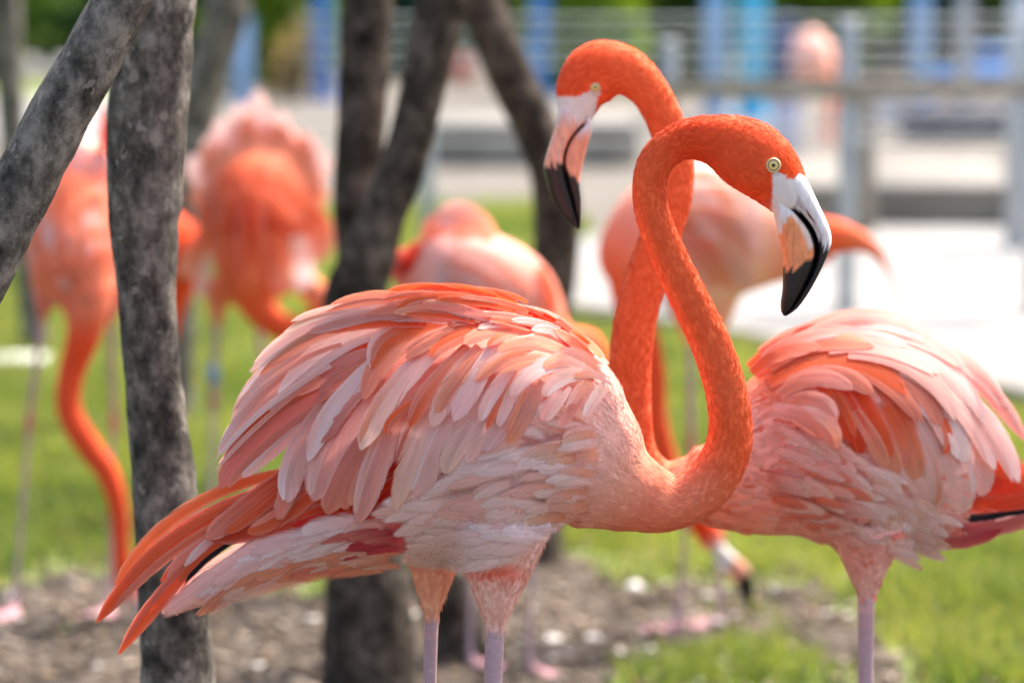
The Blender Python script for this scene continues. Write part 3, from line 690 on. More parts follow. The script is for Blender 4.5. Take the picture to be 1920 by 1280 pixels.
def eye(B, u, v, r, name='eye', far=True, tilt=0.0):
    h = cast(B, u, v); R = r / B.S
    if h is None: h = P(np.array(u), np.array(v), np.array(B.Y))
    for sgn in ((1, -1) if far else (1,)):
        n, seg = 16, 28; V, C = [], []
        for i in range(n):
            rr = i / (n - 1); z = .42 * math.sqrt(max(0, 1 - (rr * .98) ** 2)) + (.12 if .78 < rr < .93 else 0) - (.08 if rr > .97 else 0)
            c = (.01, .008, .006) if rr < .22 else ((.72, .55, .16) if rr < .60 else ((.36, .20, .06) if rr < .74 else ((.80, .62, .30) if rr < .92 else (.72, .40, .20))))
            for k in range(seg):
                a = 2 * math.pi * k / seg; V.append((h[0] + math.cos(a) * rr * R, h[1] - (z - .10) * R, h[2] + math.sin(a) * rr * R)); C.append((*c, 1))
        V = np.array(V)
        if sgn < 0: V[:, 1] = 2 * B.Y - V[:, 1]
        i, j = np.meshgrid(np.arange(n - 1), np.arange(seg), indexing='ij'); k = (j + 1) % seg
        Q = np.stack([i * seg + j, (i + 1) * seg + j, (i + 1) * seg + k, i * seg + k], -1).reshape(-1, 4)
        if sgn < 0: Q = Q[:, ::-1]
        obj(name, mesh_np(name, V, [Q], np.array(C), np.zeros((len(V), 2))), M['eye'], B.root)

# ---- the flamingo in front, facing right
BY = 3.5
body1 = [(318, 1142, 0, 14, 12, 'wpink'), (400, 1098, 0, 32, 24, 'wpink'), (500, 1048, 0, 52, 42, 'wpink'), (610, 985, 0, 92, 78, 'peach'), (720, 905, 0, 158, 122, 'pink'),
         (830, 842, 0, 214, 158, 'pink'), (930, 818, 0, 230, 178, 'pink'), (1030, 830, 0, 196, 166, 'wpink'), (1105, 872, 0, 136, 124, 'peach'), (1170, 915, 0, 88, 86, 'neckp'), (1240, 940, 0, 58, 60, 'neckp')]
neck1 = [(1130, 895, 0, 112, 105, 'peach'), (1185, 925, 0, 76, 76, 'neckp'), (1250, 944, 0, 54, 56, 'neckp'), (1318, 914, 0, 50, 48, 'neckp'), (1362, 850, 0, 45, 44, 'neck'), (1368, 770, 0, 41, 41, 'neck'), (1341, 665, 0, 39, 39, 'neck'),
         (1297, 570, 0, 37, 37, 'neck'), (1256, 485, 0, 35, 35, 'neck'), (1226, 410, 0, 33, 34, 'neck'), (1218, 350, 0, 33, 33, 'neck'), (1233, 298, 0, 34, 34, 'neck'), (1278, 264, 0, 37, 36, 'neckd'), (1335, 262, 0, 48, 42, 'neckd'),
         (1388, 282, 0, 66, 48, 'head'), (1432, 312, 0, 66, 48, 'head'), (1466, 352, 0, 52, 42, 'head'), (1484, 384, 0, 38, 32, 'white')]
thigh1 = []
legs1 = [(815, 1010, -62, 66, 1140, 16.5, (800, 1500), 790, 'thigh'), (938, 985, 62, 100, 1160, 21, (915, 1520), 905, 'wpink')]
patch1 = [(765, 1000, 52, 40, 'crim', .95), (900, 1064, 60, 17, 'neckd', .75), (938, 1078, 48, 20, 'neckd', .75), (925, 1110, 50, 25, 'wpink', .5), (925, 1030, 70, 25, 'wpink', .7), (640, 990, 48, 30, 'lav', .9), (570, 1030, 60, 30, 'wpink', .8), (560, 1070, 60, 22, 'salm', .7), (660, 1060, 70, 30, 'salm', .8),
          ([(1446, 326), (1458, 321), (1470, 329), (1484, 335), (1500, 334), (1525, 344), (1560, 420), (1480, 450), (1452, 425), (1447, 385), (1451, 350)], 'skin'), (1340, 285, 30, 40, 'neckd', .35), (1240, 345, 16, 30, 'neckd', .45),
          (920, 900, 120, 60, 'white', .6), (940, 1010, 90, 40, 'white', .6), (1080, 820, 60, 90, 'wpink', .6), (850, 1062, 50, 14, 'neckp', .5), (925, 1110, 60, 30, 'wpink', .45), (812, 1100, 40, 30, 'peach', .5)]
B1 = build_bird('flamingo', 'sharp coral flamingo whose curved neck crosses in front of another, pink wing ruffled', BY, [('b', body1), ('n', neck1)], legs1, .0032, patches=patch1, facing=(1, -.1))
def face1(u, v): return ((u > 1448) & (v > 322) & (v > 330 + 0 * u)) | (np.hypot(u - 1450, v - 310) < 17)
B1.nohair = face1
W = 'white'
feats1 = [
 # primaries and tail end
 ((560, 900), (430, 985), (300, 1090), 20, ('dor', 'orange'), .002), ((540, 885), (350, 955), (214, 1098), 15, ('orange', 'orange'), .002, 'peach'), ((520, 925), (345, 1000), (180, 1168), 22, ('dor', 'orange'), .003),
 ((530, 905), (360, 985), (236, 1092), 11, ('orange', 'orange'), .003, 'salm'), ((520, 940), (350, 1018), (205, 1150), 10, ('orange', 'salm'), .003, 'peach'), ((510, 950), (400, 1012), (330, 1075), 9, ('salm', 'wpink'), .003), ((540, 930), (400, 1005), (312, 1086), 17, ('orange', 'salm'), .003, 'wpink'), ((490, 976), (400, 1020), (338, 1090), 19, ('black', 'black'), .002), ((500, 965), (355, 1065), (221, 1228), 19, ('dor', 'orange'), .003), ((470, 975), (400, 1010), (345, 1062), 10, ('orange', 'wpink'), .003),
 ((700, 880), (560, 950), (395, 1012), 34, ('red', 'dor'), .003), ((690, 905), (600, 950), (470, 1000), 28, ('red', 'dor'), .003), ((760, 880), (660, 945), (545, 985), 26, ('red', 'red'), .003), ((800, 860), (720, 930), (640, 975), 28, ('red', 'red'), .003), ((840, 850), (780, 910), (722, 962), 26, ('red', 'red'), .003),
 ((600, 850), (470, 945), (386, 1010), 24, ('dor', 'salm'), .004), ((580, 870), (490, 950), (420, 1000), 14, ('dor', 'orange'), .004), ((640, 880), (545, 955), (462, 998), 20, ('dor', 'orange'), .004, 'salm'), ((600, 840), (550, 910), (521, 975), 21, ('dor', 'salm'), .004),
 # undertail coverts
 ((520, 1010), (415, 1072), (300, 1158), 28, ('wpink', 'wpink'), .003), ((620, 1070), (520, 1092), (410, 1125), 22, ('peach', 'cream'), .003), ((600, 1025), (500, 1055), (392, 1100), 26, ('lav', 'wpink'), .003), ((650, 1035), (575, 1050), (470, 1090), 26, ('salm', 'peach'), .003), ((640, 995), (550, 1010), (466, 1042), 24, ('lav', 'lav'), .003), ((720, 1060), (640, 1066), (540, 1080), 24, ('salm', 'salm'), .003), ((690, 980), (630, 983), (560, 1000), 26, ('lav', 'white'), .003), ((730, 1000), (690, 990), (640, 1004), 24, ('pink', 'lav'), .003),
 # long rear coverts
 ((600, 660), (492, 748), (409, 848), 17, ('pink', 'wpink'), .004, 'white'), ((580, 640), (500, 705), (433, 788), 12, ('pink', 'wpink'), .004), ((690, 620), (545, 662), (436, 772), 14, ('wpink', 'wpink'), .004), ((640, 690), (520, 762), (415, 870), 20, ('salm', 'dpink'), .004), ((680, 680), (560, 735), (455, 815), 14, ('orange', 'orange'), .004), ((680, 690), (510, 800), (411, 916), 29, ('dpink', 'dpink'), .006, 'salm'),
 ((610, 760), (520, 840), (452, 895), 12, ('pink', 'wpink'), .004), ((620, 800), (560, 880), (524, 973), 20, ('dpink', 'salm'), .004), ((720, 790), (660, 885), (648, 955), 26, ('dpink', 'salm'), .004), ((720, 790), (650, 880), (612, 964), 31, ('dpink', 'salm'), .005, 'peach'), ((640, 735), (562, 850), (541, 943), 27, ('pink', 'wpink'), .006, 'pink'), ((720, 710), (632, 825), (588, 940), 38, ('pink', 'pink'), .007, 'wpink'),
 ((790, 720), (716, 850), (672, 982), 28, ('pink', 'pink'), .006, 'wpink'), ((880, 720), (818, 840), (778, 930), 30, ('lav', 'wpink'), .005), ((820, 730), (772, 850), (742, 955), 23, ('wpink', 'cream'), .006, 'peach'), ((930, 730), (870, 815), (832, 888), 27, ('lav', 'cream'), .005), ((970, 730), (915, 800), (875, 868), 25, ('lav', 'wpink'), .005), ((1000, 720), (950, 785), (905, 845), 24, ('wpink', 'lav'), .005), ((1020, 715), (985, 780), (950, 830), 22, ('wpink', 'peach'), .004),
 # orange gap, dusky band, white sickle feathers
 ((800, 610), (690, 655), (585, 698), 25, ('dor', 'dor'), .003), ((760, 650), (640, 685), (545, 742), 22, ('pink', 'dpink'), .004), ((740, 665), (655, 700), (594, 753), 19, ('salm', 'dpink'), .004, 'salm'), ((700, 700), (640, 760), (600, 830), 24, ('pink', 'dpink'), .004),
 ((760, 640), (640, 748), (577, 866), 21, ('white', 'white'), .006, 'lav'), ((780, 600), (640, 634), (516, 755), 25, ('white', 'white'), .006, 'lav'), ((640, 660), (560, 715), (506, 770), 10, ('lav', 'wpink'), .004),
 ((700, 578), (608, 592), (526, 632), 5, ('wpink', 'cream'), .004), ((680, 592), (568, 628), (470, 700), 6, ('pink', 'wpink'), .004), ((660, 612), (540, 658), (446, 748), 6, ('wpink', 'white'), .004), ((640, 645), (520, 702), (427, 803), 6, ('pink', 'wpink'), .004), ((620, 685), (500, 762), (404, 862), 6, ('wpink', 'white'), .004), ((600, 705), (490, 792), (402, 884), 5, ('salm', 'wpink'), .004),
 # middle fan
 ((800, 740), (742, 778), (724, 814), 10, 'orange', .004), ((830, 640), (735, 738), (675, 844), 25, ('wpink', 'cream'), .006, 'wpink'), ((880, 650), (805, 730), (768, 800), 18, ('salm', 'orange'), .005), ((920, 660), (850, 730), (810, 800), 22, ('lav', 'wpink'), .004), ((900, 650), (848, 715), (817, 774), 18, ('salm', 'peach'), .005, 'wpink'), ((960, 650), (905, 690), (866, 728), 15, ('wpink', 'peach'), .004),
 ((940, 640), (890, 720), (850, 790), 20, ('lav', 'lav'), .004), ((980, 660), (930, 730), (900, 790), 20, ('lav', 'wpink'), .004), ((1010, 645), (938, 678), (893, 716), 15, ('peach', 'salm'), .005), ((1000, 690), (960, 740), (935, 800), 18, ('wpink', 'lav'), .004), ((965, 720), (935, 760), (912, 805), 9, ('salm', 'orange'), .004), ((985, 735), (965, 775), (950, 815), 8, ('peach', 'salm'), .004),
 ((860, 600), (740, 655), (682, 750), 22, ('peach', 'salm'), .006, 'peach'), ((872, 592), (744, 612), (694, 690), 20, ('wpink', 'wpink'), .004), ((868, 600), (752, 628), (698, 692), 19, ('orange', 'orange'), .006, 'peach'), ((910, 598), (822, 630), (760, 672), 17, ('peach', 'salm'), .005), ((930, 602), (855, 630), (806, 668), 17, ('orange', 'orange'), .005, 'salm'), ((960, 612), (908, 624), (868, 644), 14, ('salm', 'peach'), .005),
 ((1000, 618), (952, 626), (913, 648), 15, ('peach', 'orange'), .005), ((985, 606), (932, 600), (896, 614), 13, ('wpink', 'wpink'), .005), ((985, 600), (900, 580), (838, 604), 15, ('dor', 'orange'), .004), ((985, 594), (900, 572), (846, 600), 10, ('white', 'wpink'), .006),
 # back ridge, sweeping to the tail
 ((760, 560), (700, 548), (612, 569), 10, ('salm', 'salm'), .003, 'peach'), ((740, 568), (630, 574), (537, 617), 11, ('wpink', 'cream'), .004), ((790, 560), (610, 600), (467, 698), 17, ('pink', 'wpink'), .005), ((770, 585), (620, 615), (486, 704), 15, ('salm', 'salm'), .004), ((800, 600), (700, 596), (600, 622), 16, ('dor', 'orange'), .003), ((850, 590), (710, 575), (575, 625), 20, ('dpink', 'pink'), .006, 'wpink'),
 ((860, 545), (790, 536), (720, 545), 11, ('orange', 'orange'), .003), ((900, 560), (800, 552), (684, 574), 16, ('orange', 'salm'), .004), ((930, 556), (830, 540), (745, 560), 14, ('orange', 'orange'), .004, 'salm'), ((900, 580), (820, 562), (735, 572), 14, ('salm', 'peach'), .004), ((890, 592), (820, 572), (760, 572), 12, ('dor', 'orange'), .004), ((920, 585), (850, 562), (790, 552), 15, ('dpink', 'salm'), .004), ((970, 570), (905, 550), (815, 545), 15, ('orange', 'orange'), .004, 'peach'), ((990, 570), (940, 550), (860, 541), 9, ('orange', 'salm'), .004),
 ((1020, 608), (970, 580), (905, 571), 11, ('salm', 'salm'), .004, 'wpink'), ((1010, 618), (965, 598), (920, 584), 11, ('red', 'orange'), .003), ((1045, 625), (1000, 600), (950, 588), 12, ('dor', 'orange'), .003), ((1050, 616), (1005, 593), (958, 586), 11, ('pink', 'wpink'), .005), ((1070, 655), (1030, 632), (994, 618), 12, ('red', 'dor'), .003), ((1075, 645), (1035, 620), (996, 617), 12, ('pink', 'wpink'), .005), ((1110, 672), (1075, 642), (1038, 614), 11, ('orange', 'peach'), .004),
 ((1075, 668), (1025, 645), (975, 636), 17, ('peach', 'peach'), .004), ((1040, 655), (985, 642), (930, 658), 18, ('salm', 'peach'), .004), ((1040, 672), (985, 672), (925, 700), 18, ('peach', 'salm'), .004), ((1060, 680), (1005, 690), (955, 745), 26, ('white', 'wpink'), .005), ((1135, 700), (1098, 668), (1052, 655), 16, ('peach', 'pink'), .004), ((1105, 690), (1060, 672), (1018, 690), 22, ('cream', 'peach'), .004), ((1100, 700), (1055, 705), (1015, 745), 24, ('cream', 'wpink'), .004), ((1120, 715), (1090, 730), (1062, 780), 18, ('peach', 'pink'), .004), ((1140, 720), (1120, 745), (1095, 785), 17, ('cream', 'wpink'), .004), ((1145, 715), (1115, 700), (1075, 705), 14, ('wpink', 'peach'), .004), ((1060, 720), (1035, 755), (1015, 790), 20, ('wpink', 'pink'), .004), ((1085, 740), (1065, 775), (1045, 800), 14, ('dpink', 'pink'), .004),
]
def with_companions(F, seed, every):
    r = np.random.default_rng(seed); out = []
    for k, f in enumerate(F):
        out.append(f); 
        if not every(k): continue
        b, m, t = [np.array(x, float) for x in f[:3]]; hw = f[3]; d = t - m; nrm = np.array([-d[1], d[0]]) / max(np.hypot(*d), 1)
        sd = r.choice([-1, 1]) * hw * r.uniform(.35, .75); sh = r.uniform(.02, .16)
        c = f[4] if isinstance(f[4], tuple) else (f[4], f[4]); al = {'white': 'wpink', 'wpink': 'white', 'lav': 'wpink', 'pink': 'wpink', 'dpink': 'salm', 'salm': 'peach', 'orange': 'salm', 'dor': 'orange', 'red': 'dor', 'peach': 'salm', 'cream': 'peach', 'black': 'black', 'crim': 'dpink'}
        g = (tuple(b + nrm * sd), tuple(m + nrm * sd * 1.1 + d * sh * .3), tuple(t + nrm * sd * .6 - d * sh), hw * r.uniform(.30, .52), (c[0], al[c[1]] if r.random() < .6 else c[1]), (f[5] if len(f) > 5 else .004) * 1.1)
        out.append(g)
    return out
feats1 = [(*f[:3], f[3] * (.80 if f[0][0] > 960 and f[0][1] < 800 else 1.0), *f[4:]) for f in feats1]
feats1 = [(*[(p[0], p[1] + 16 * max(0., min(1., (618 - p[1]) / 40.))) for p in f[:3]], f[3] * (.78 if f[1][1] < 612 else .95), *f[4:]) for f in feats1]
NF = len(feats1); _soft = set(id(f) for f in feats1[19:27] + feats1[-12:])
feats1 = with_companions(feats1, 11, lambda k: k > 5 and not 19 <= k <= 26)
wing(B1, feats1, 1, soft_from=lambda k: id(feats1[k]) in _soft)
def tufts(B, n, seed, pick, layer0, name, step=.00003):
    r = np.random.default_rng(seed); mb = MB(); NA = []; L = [pick(r) for _ in range(n)]
    L.sort(key=lambda f: f[0])
    for k, (_, b, m, t, hw, c0, c1) in enumerate(L):
        V, Q, C, U, NN = feather_mesh(B, b, m, t, hw, c0, c1, layer0 + k * step / .0002, .0012, seed * 777 + k, tuck=.5, camber=.02, tipw=.5, nblend=.8, tone=.4); NA.append(NN)
        U = U + np.array([0, 0]); mb.add(V, Q, C=C, U=U)
    me = mb.mesh(name); me.normals_split_custom_set_from_vertices([tuple(x) for x in np.concatenate(NA)]); obj(name, me, M['soft'], B.root, kind='stuff')
def pick_flank(r):
    t = r.random(); s_ = r.random()
    # the upper limit of the flank runs from the shoulder down to the thigh
    bx = 860 + 270 * t; top = np.interp(bx, [860, 930, 1000, 1060, 1130], [905, 862, 815, 780, 770]); bot = np.interp(bx, [860, 940, 1000, 1060, 1130], [1040, 1050, 1035, 1000, 930])
    by = top + (bot - top) * s_
    if r.random() < .18: bx = r.uniform(905, 985); by = r.uniform(1010, 1050); s_ = 1.0
    ang = np.interp(s_, [0, .25, .6, 1], [.30, .22, .10, .02]) + r.normal(0, .10)
    if bx > 1010 and s_ < .2: ang = -.45 + r.normal(0, .15)
    ln = r.uniform(95, 170) * (1.1 - .5 * t); dx, dy = -math.cos(ang) * ln, math.sin(ang) * ln
    c0, c1 = [('wpink', 'wpink'), ('wpink', 'lav'), ('lav', 'white'), ('wpink', 'wpink'), ('pink', 'wpink'), ('wpink', 'white'), ('lav', 'white')][r.integers(0, 7)]
    k_ = float(fbm(np.array(bx / 70.), np.array(by / 45.), 3)) + r.normal(0, .07); c0, c1 = ('white', 'white') if k_ > .56 else (('lav', 'white') if k_ > .44 else (('wpink', 'white') if k_ > .36 else ('wpink', 'wpink')))
    if bx > 1070 and r.random() < .4: c0, c1 = ('peach', 'wpink') if r.random() < .7 else ('peach', 'cream')
    return (bx * .9 + by * -.15, (bx, by), (bx + dx * .5 + r.normal(0, 3), by + dy * .5 - 5), (bx + dx, by + dy), r.uniform(14, 24) * (1.15 - .35 * t), c0, c1)
tufts(B1, 70, 44, lambda r: (lambda f: (*f[:4], f[4] * 1.6, *f[5:]))(pick_flank(r)), 30, 'flank_underlayer')
tufts(B1, 150, 41, pick_flank, 52, 'flank_feathers')
def pick_under(r):
    t = r.random(); bx = 440 + 330 * t; c = np.interp(bx, [440, 560, 660, 770], [1080, 1042, 1022, 1030]); by = c + r.uniform(-1, 1) * np.interp(bx, [440, 600, 770], [22, 42, 40])
    sl = np.interp(bx, [440, 600, 770], [.62, .38, .10]) + r.normal(0, .07); ln = r.uniform(75, 130); dx, dy = -math.cos(sl) * ln, math.sin(sl) * ln
    hi = by < c
    ch = [('lav', 'white'), ('white', 'white'), ('wpink', 'white'), ('wpink', 'wpink')] if hi else [('peach', 'peach'), ('peach', 'cream'), ('wpink', 'peach'), ('peach', 'wpink')]
    if 715 < bx < 800 and by < 1030: ch = [('crim', 'crim'), ('crim', 'dpink')]
    c0, c1 = ch[r.integers(0, len(ch))]
    return (bx, (bx, by), (bx + dx * .5, by + dy * .5 - 3), (bx + dx, by + dy), r.uniform(8, 13), c0, c1)
tufts(B1, 80, 42, pick_under, 30, 'undertail_coverts')
def size1(u, v):
    d = np.clip((1180 - u) / 160, 0, 1); return 14 + 22 * d
def bias1(u, v):
    # flank plumage sweeps back and slightly up
    return np.stack([np.full_like(u, -.9), 0 * u, np.where(v < 960, .35, -.05)], -1)
contour(B1, 2600, 5, size1, (0,), lambda u, v, p: (p[:, 1] < BY + .03) & ((u > 1045) | (v > 1045)) & (v > 640) & ~((u < 1100) & (v < 760)), .26, .035, flowbias=bias1, spread=.16)
contour(B1, 3000, 6, 17, (1,), lambda u, v, p: (u > 1110) & (u < 1330) & (v > 760) & ~((u > 1270) & (v < 850)), .34, .04, 'breast_feathers', spread=.2)
flankm = lambda u, v, p: (p[:, 1] < BY - .03) & (u > 760) & (u < 1150) & (v > 800 + np.clip(1000 - u, 0, 300) * .45) & (v < 1085)
utm = lambda u, v, p: (p[:, 1] < BY - .012) & (u > 330) & (u < 760) & (v > 985)
down(B1, 60000, 73, 17, 1.7, (0,), .10, 'breast_down', lambda u, v, p: (u > 1040) & (v > 640), bias1)
down(B1, 70000, 7)
down(B1, 26000, 8, 13, 1.4, (2,), .35, 'thigh_down')
jr = np.random.default_rng(3)
def jag(x, s, a, k): return a * (vnoise(x * s, x * 0 + k, k) - .5)
def col1(u, v, nm, ca, t):
    wht, blk, org, crm = lin((232, 226, 226)), lin((20, 18, 20)), lin((246, 152, 100)), lin((238, 212, 196))
    c = np.broadcast_to(wht, (*u.shape, 3)).copy()
    if nm == 'upper_bill':
        b = (v > 458 + jag(u, .12, 14, 3) - (ca < -.2) * 10) ; c[b] = blk
        m = (ca < -.80 + .25 * np.clip((t - .2) * 2, 0, 1)) & (t > .16); c[m] = blk
        g = (~b) & (ca < -.25) & (ca > -.62) & (t > .1) & (t < .42); c[g] = lin((205, 190, 192))
    else:
        o = (u > 1462 + np.clip(430 - v, 0, 60) * .5 + jag(v, .1, 6, 5)) & (v > 400); c[o] = org
        rim = (ca > .45) & (ca < .8) & (t < .45); c[rim & o] = crm
        b = v > 499 - np.clip(u - 1490, 0, 80) * .62 + jag(u, .16, 12, 9); c[b] = blk
        m = (ca > .80) & (t > .06); c[m] = blk
    return c
bill(B1, [(1500, 318), (1514, 338), (1535, 382), (1551, 416), (1559, 444), (1555, 468), (1540, 503), (1519, 543), (1495, 577), (1474, 592)],
     [(1462, 362), (1473, 378), (1498, 401), (1519, 426), (1530, 452), (1532, 474), (1524, 505), (1506, 541), (1487, 573), (1471, 591)],
     [(1452, 372), (1450, 394), (1457, 430), (1465, 465), (1467.5, 499), (1467.5, 539), (1464, 567), (1464, 580), (1466, 588), (1469, 591)],
     ([0, .3, .6, .85, 1], [36, 30, 25, 18, 6]), ([0, .3, .6, .85, 1], [34, 29, 26, 20, 6]), col1)
eye(B1, 1450, 310, 15)
# nostril slit on the upper bill
mbn = MB()
_c = catmull(np.array([(1508, 389), (1514, 398), (1521, 408), (1527, 417)], float), 5)
Cn = P(_c[:, 0], _c[:, 1], np.full(len(_c), BY)); Cn[:, 1] -= np.linspace(30.5, 27.5, len(_c)) / B1.S
V, Q, T = loft(Cn, np.interp(np.linspace(0, 1, len(_c)), [0, .5, 1], [.5, 3.0, .6]) / B1.S, np.full(len(_c), 1.6 / B1.S), (0, 1, 0), 10); mbn.add(V, Q, T, np.tile(np.append(lin((120, 60, 50)), 1), (len(V), 1)))
obj('nostril', mbn.mesh('nostril'), M['bill'], B1.root)

# ---- the flamingo behind, facing left, its neck crossing
Y2 = 3.83
body2 = [(2010, 948, 0, 14, 12, 'dpink'), (1900, 966, 0, 22, 20, 'dpink'), (1800, 978, 0, 46, 42, 'dpink'), (1730, 905, 0, 150, 110, 'wpink'), (1650, 842, 0, 212, 150, 'pink'), (1560, 835, 0, 212, 160, 'pink'), (1470, 860, 0, 168, 145, 'pink'), (1400, 890, 0, 122, 112, 'neckp'), (1340, 905, 0, 88, 84, 'neckp'), (1290, 900, 0, 62, 60, 'neckp')]
neck2 = [(1390, 900, 0, 108, 95, 'neckp'), (1330, 905, 0, 74, 72, 'neckp'), (1280, 902, 0, 46, 48, 'neck'), (1238, 898, 0, 37, 40, 'neck'), (1198, 850, 0, 35, 37, 'neck'), (1184, 760, 0, 38, 38, 'neck'), (1184, 650, 0, 41, 40, 'neck'), (1202, 550, 0, 41, 40, 'neck'), (1236, 450, 0, 39, 38, 'neck'), (1262, 370, 0, 36, 36, 'neck'), (1266, 300, 0, 35, 35, 'neck'),
         (1246, 225, 0, 35, 35, 'neck'), (1212, 165, 0, 38, 37, 'neck'), (1168, 133, 0, 48, 40, 'neck'), (1122, 136, 0, 60, 44, 'head'), (1092, 168, 0, 52, 42, 'head'), (1082, 205, 0, 38, 34, 'head'), (1080, 228, 0, 29, 28, 'white')]
B2 = build_bird('flamingo', 'coral flamingo facing left with pale beak, standing behind the sharp one', Y2, [('b', body2), ('n', neck2)], [(1625, 985, 40, 78, 1102, 19, (1622, 1400), 1630, 'wpink'), (1625, 975, -60, 60, 1090, 16, (1622, 1390), 1630, 'wpink')], .0036, facing=(-1, -.1),
    patches=[([(1040, 183), (1062, 184), (1086, 181), (1104, 172), (1112, 168), (1122, 174), (1117, 200), (1112, 252), (1090, 270), (1030, 260)], 'skin'), (1380, 970, 80, 40, 'salm', .5), (1430, 720, 60, 50, 'orange', .8), (1600, 1040, 60, 40, 'pink', .6), (1620, 950, 90, 50, 'wpink', .6), (1850, 1005, 120, 30, 'crim', .35), (1090, 130, 45, 40, 'neckd', .35)])
B2.nohair = lambda u, v: (v > 180) & (u < 1112) & (u > 1000) & (v < 330)
feats2 = [
 ((1760, 860), (1850, 905), (2000, 915), 44, ('red', 'dor'), .003), ((1790, 830), (1880, 880), (2010, 940), 34, ('dor', 'orange'), .003), ((1790, 968), (1870, 968), (2000, 944), 9, 'black', .002), ((1800, 940), (1880, 945), (2010, 925), 22, ('dor', 'dor'), .004), ((1740, 995), (1850, 990), (1990, 955), 18, ('crim', 'dpink'), .003), ((1700, 1015), (1790, 1015), (1880, 992), 16, ('dpink', 'crim'), .003),
 ((1780, 760), (1832, 850), (1838, 930), 30, ('pink', 'wpink'), .004), ((1740, 770), (1790, 880), (1800, 962), 36, ('wpink', 'wpink'), .005, 'cream'), ((1700, 780), (1748, 880), (1746, 958), 24, ('wpink', 'cream'), .005), ((1640, 800), (1700, 880), (1742, 950), 20, ('cream', 'wpink'), .004),
 ((1640, 700), (1690, 780), (1700, 880), 26, ('orange', 'salm'), .004), ((1660, 760), (1702, 840), (1716, 900), 22, ('orange', 'peach'), .004), ((1610, 750), (1658, 830), (1686, 890), 18, ('orange', 'peach'), .004), ((1560, 720), (1595, 790), (1618, 850), 24, ('dor', 'dor'), .004), ((1590, 710), (1640, 790), (1668, 860), 22, ('dor', 'orange'), .004), ((1600, 770), (1640, 830), (1660, 880), 16, ('salm', 'peach'), .004), ((1540, 720), (1570, 770), (1600, 830), 22, ('orange', 'dor'), .004),
 ((1660, 690), (1740, 740), (1790, 850), 26, ('salm', 'wpink'), .004), ((1680, 700), (1770, 780), (1808, 868), 27, ('lav', 'white'), .005), ((1720, 720), (1775, 800), (1770, 850), 14, ('orange', 'orange'), .003), ((1650, 680), (1720, 720), (1765, 800), 20, ('salm', 'salm'), .004),
 ((1520, 690), (1630, 690), (1730, 790), 22, ('orange', 'salm'), .004), ((1440, 715), (1580, 680), (1700, 740), 24, ('orange', 'orange'), .004), ((1420, 700), (1530, 656), (1650, 672), 20, ('orange', 'dor'), .004), ((1480, 720), (1560, 700), (1640, 740), 20, ('salm', 'salm'), .004),
 ((1700, 690), (1800, 755), (1866, 882), 21, ('wpink', 'white'), .006, 'lav'), ((1760, 710), (1850, 790), (1910, 905), 21, ('wpink', 'white'), .006, 'lav'), ((1720, 650), (1840, 720), (1925, 830), 17, ('pink', 'pink'), .005), ((1690, 640), (1800, 670), (1890, 770), 16, ('wpink', 'pink'), .005, 'white'), ((1620, 640), (1760, 680), (1850, 800), 19, ('wpink', 'white'), .006), ((1600, 660), (1720, 690), (1800, 790), 17, ('pink', 'wpink'), .005),
 ((1560, 615), (1700, 625), (1810, 690), 17, ('wpink', 'wpink'), .005), ((1560, 650), (1660, 650), (1760, 700), 18, ('pink', 'wpink'), .005), ((1480, 650), (1590, 625), (1700, 650), 16, ('salm', 'wpink'), .005), ((1500, 635), (1620, 600), (1750, 635), 15, ('pink', 'wpink'), .005), ((1440, 690), (1530, 645), (1640, 650), 16, ('orange', 'salm'), .005), ((1430, 670), (1500, 635), (1580, 625), 14, ('salm', 'pink'), .005), ((1410, 700), (1470, 660), (1540, 650), 15, ('orange', 'salm'), .005),
 ((1460, 740), (1530, 710), (1600, 730), 16, ('salm', 'pink'), .004), ((1470, 760), (1530, 750), (1570, 790), 18, ('salm', 'pink'), .004), ((1500, 770), (1545, 790), (1570, 840), 20, ('wpink', 'peach'), .004), ((1450, 770), (1500, 780), (1545, 820), 18, ('pink', 'salm'), .004),
 ]
feats2 = with_companions(feats2, 12, lambda k: k > 5)
wing(B2, feats2, 2)
def pick_flank2(r):
    t = r.random(); s_ = r.random(); bx = 1420 + 290 * t; top = np.interp(bx, [1420, 1500, 1560, 1640, 1710], [780, 800, 830, 890, 940]); bot = np.interp(bx, [1420, 1540, 1640, 1710], [960, 1000, 1040, 1030])
    by = top + (bot - top) * s_; ang = .42 - .25 * s_ + r.normal(0, .1); ln = r.uniform(60, 110); dx, dy = math.cos(ang) * ln, math.sin(ang) * ln
    ch = [('pink', 'wpink'), ('salm', 'wpink'), ('dpink', 'wpink'), ('neckp', 'salm'), ('wpink', 'cream')] if bx < 1560 else [('wpink', 'white'), ('wpink', 'white'), ('pink', 'white'), ('wpink', 'cream')]
    c0, c1 = ch[r.integers(0, len(ch))]; return (-bx, (bx, by), (bx + dx * .5, by + dy * .5 - 5), (bx + dx, by + dy), r.uniform(11, 18), c0, c1)
tufts(B2, 110, 43, pick_flank2, 36, 'flank_feathers')
contour(B2, 7000, 15, lambda u, v: 20 + 22 * np.clip((u - 1380) / 200, 0, 1), (0, 2), lambda u, v, p: (p[:, 1] < Y2 + .03) & (u < 1800) & ((v > 760) | (u < 1500)), .55, .05, flowbias=lambda u, v: np.stack([0 * u + .8, 0 * u, 0 * u - .1], -1), spread=.15, white=.4, hot='dor')
contour(B2, 3500, 16, 18, (1,), lambda u, v, p: (u > 1270) & (v > 780), .45, .05, 'breast_feathers')
down(B2, 34000, 17)
down(B2, 12000, 18, 12, 1.6, (2,), .35, 'thigh_down')
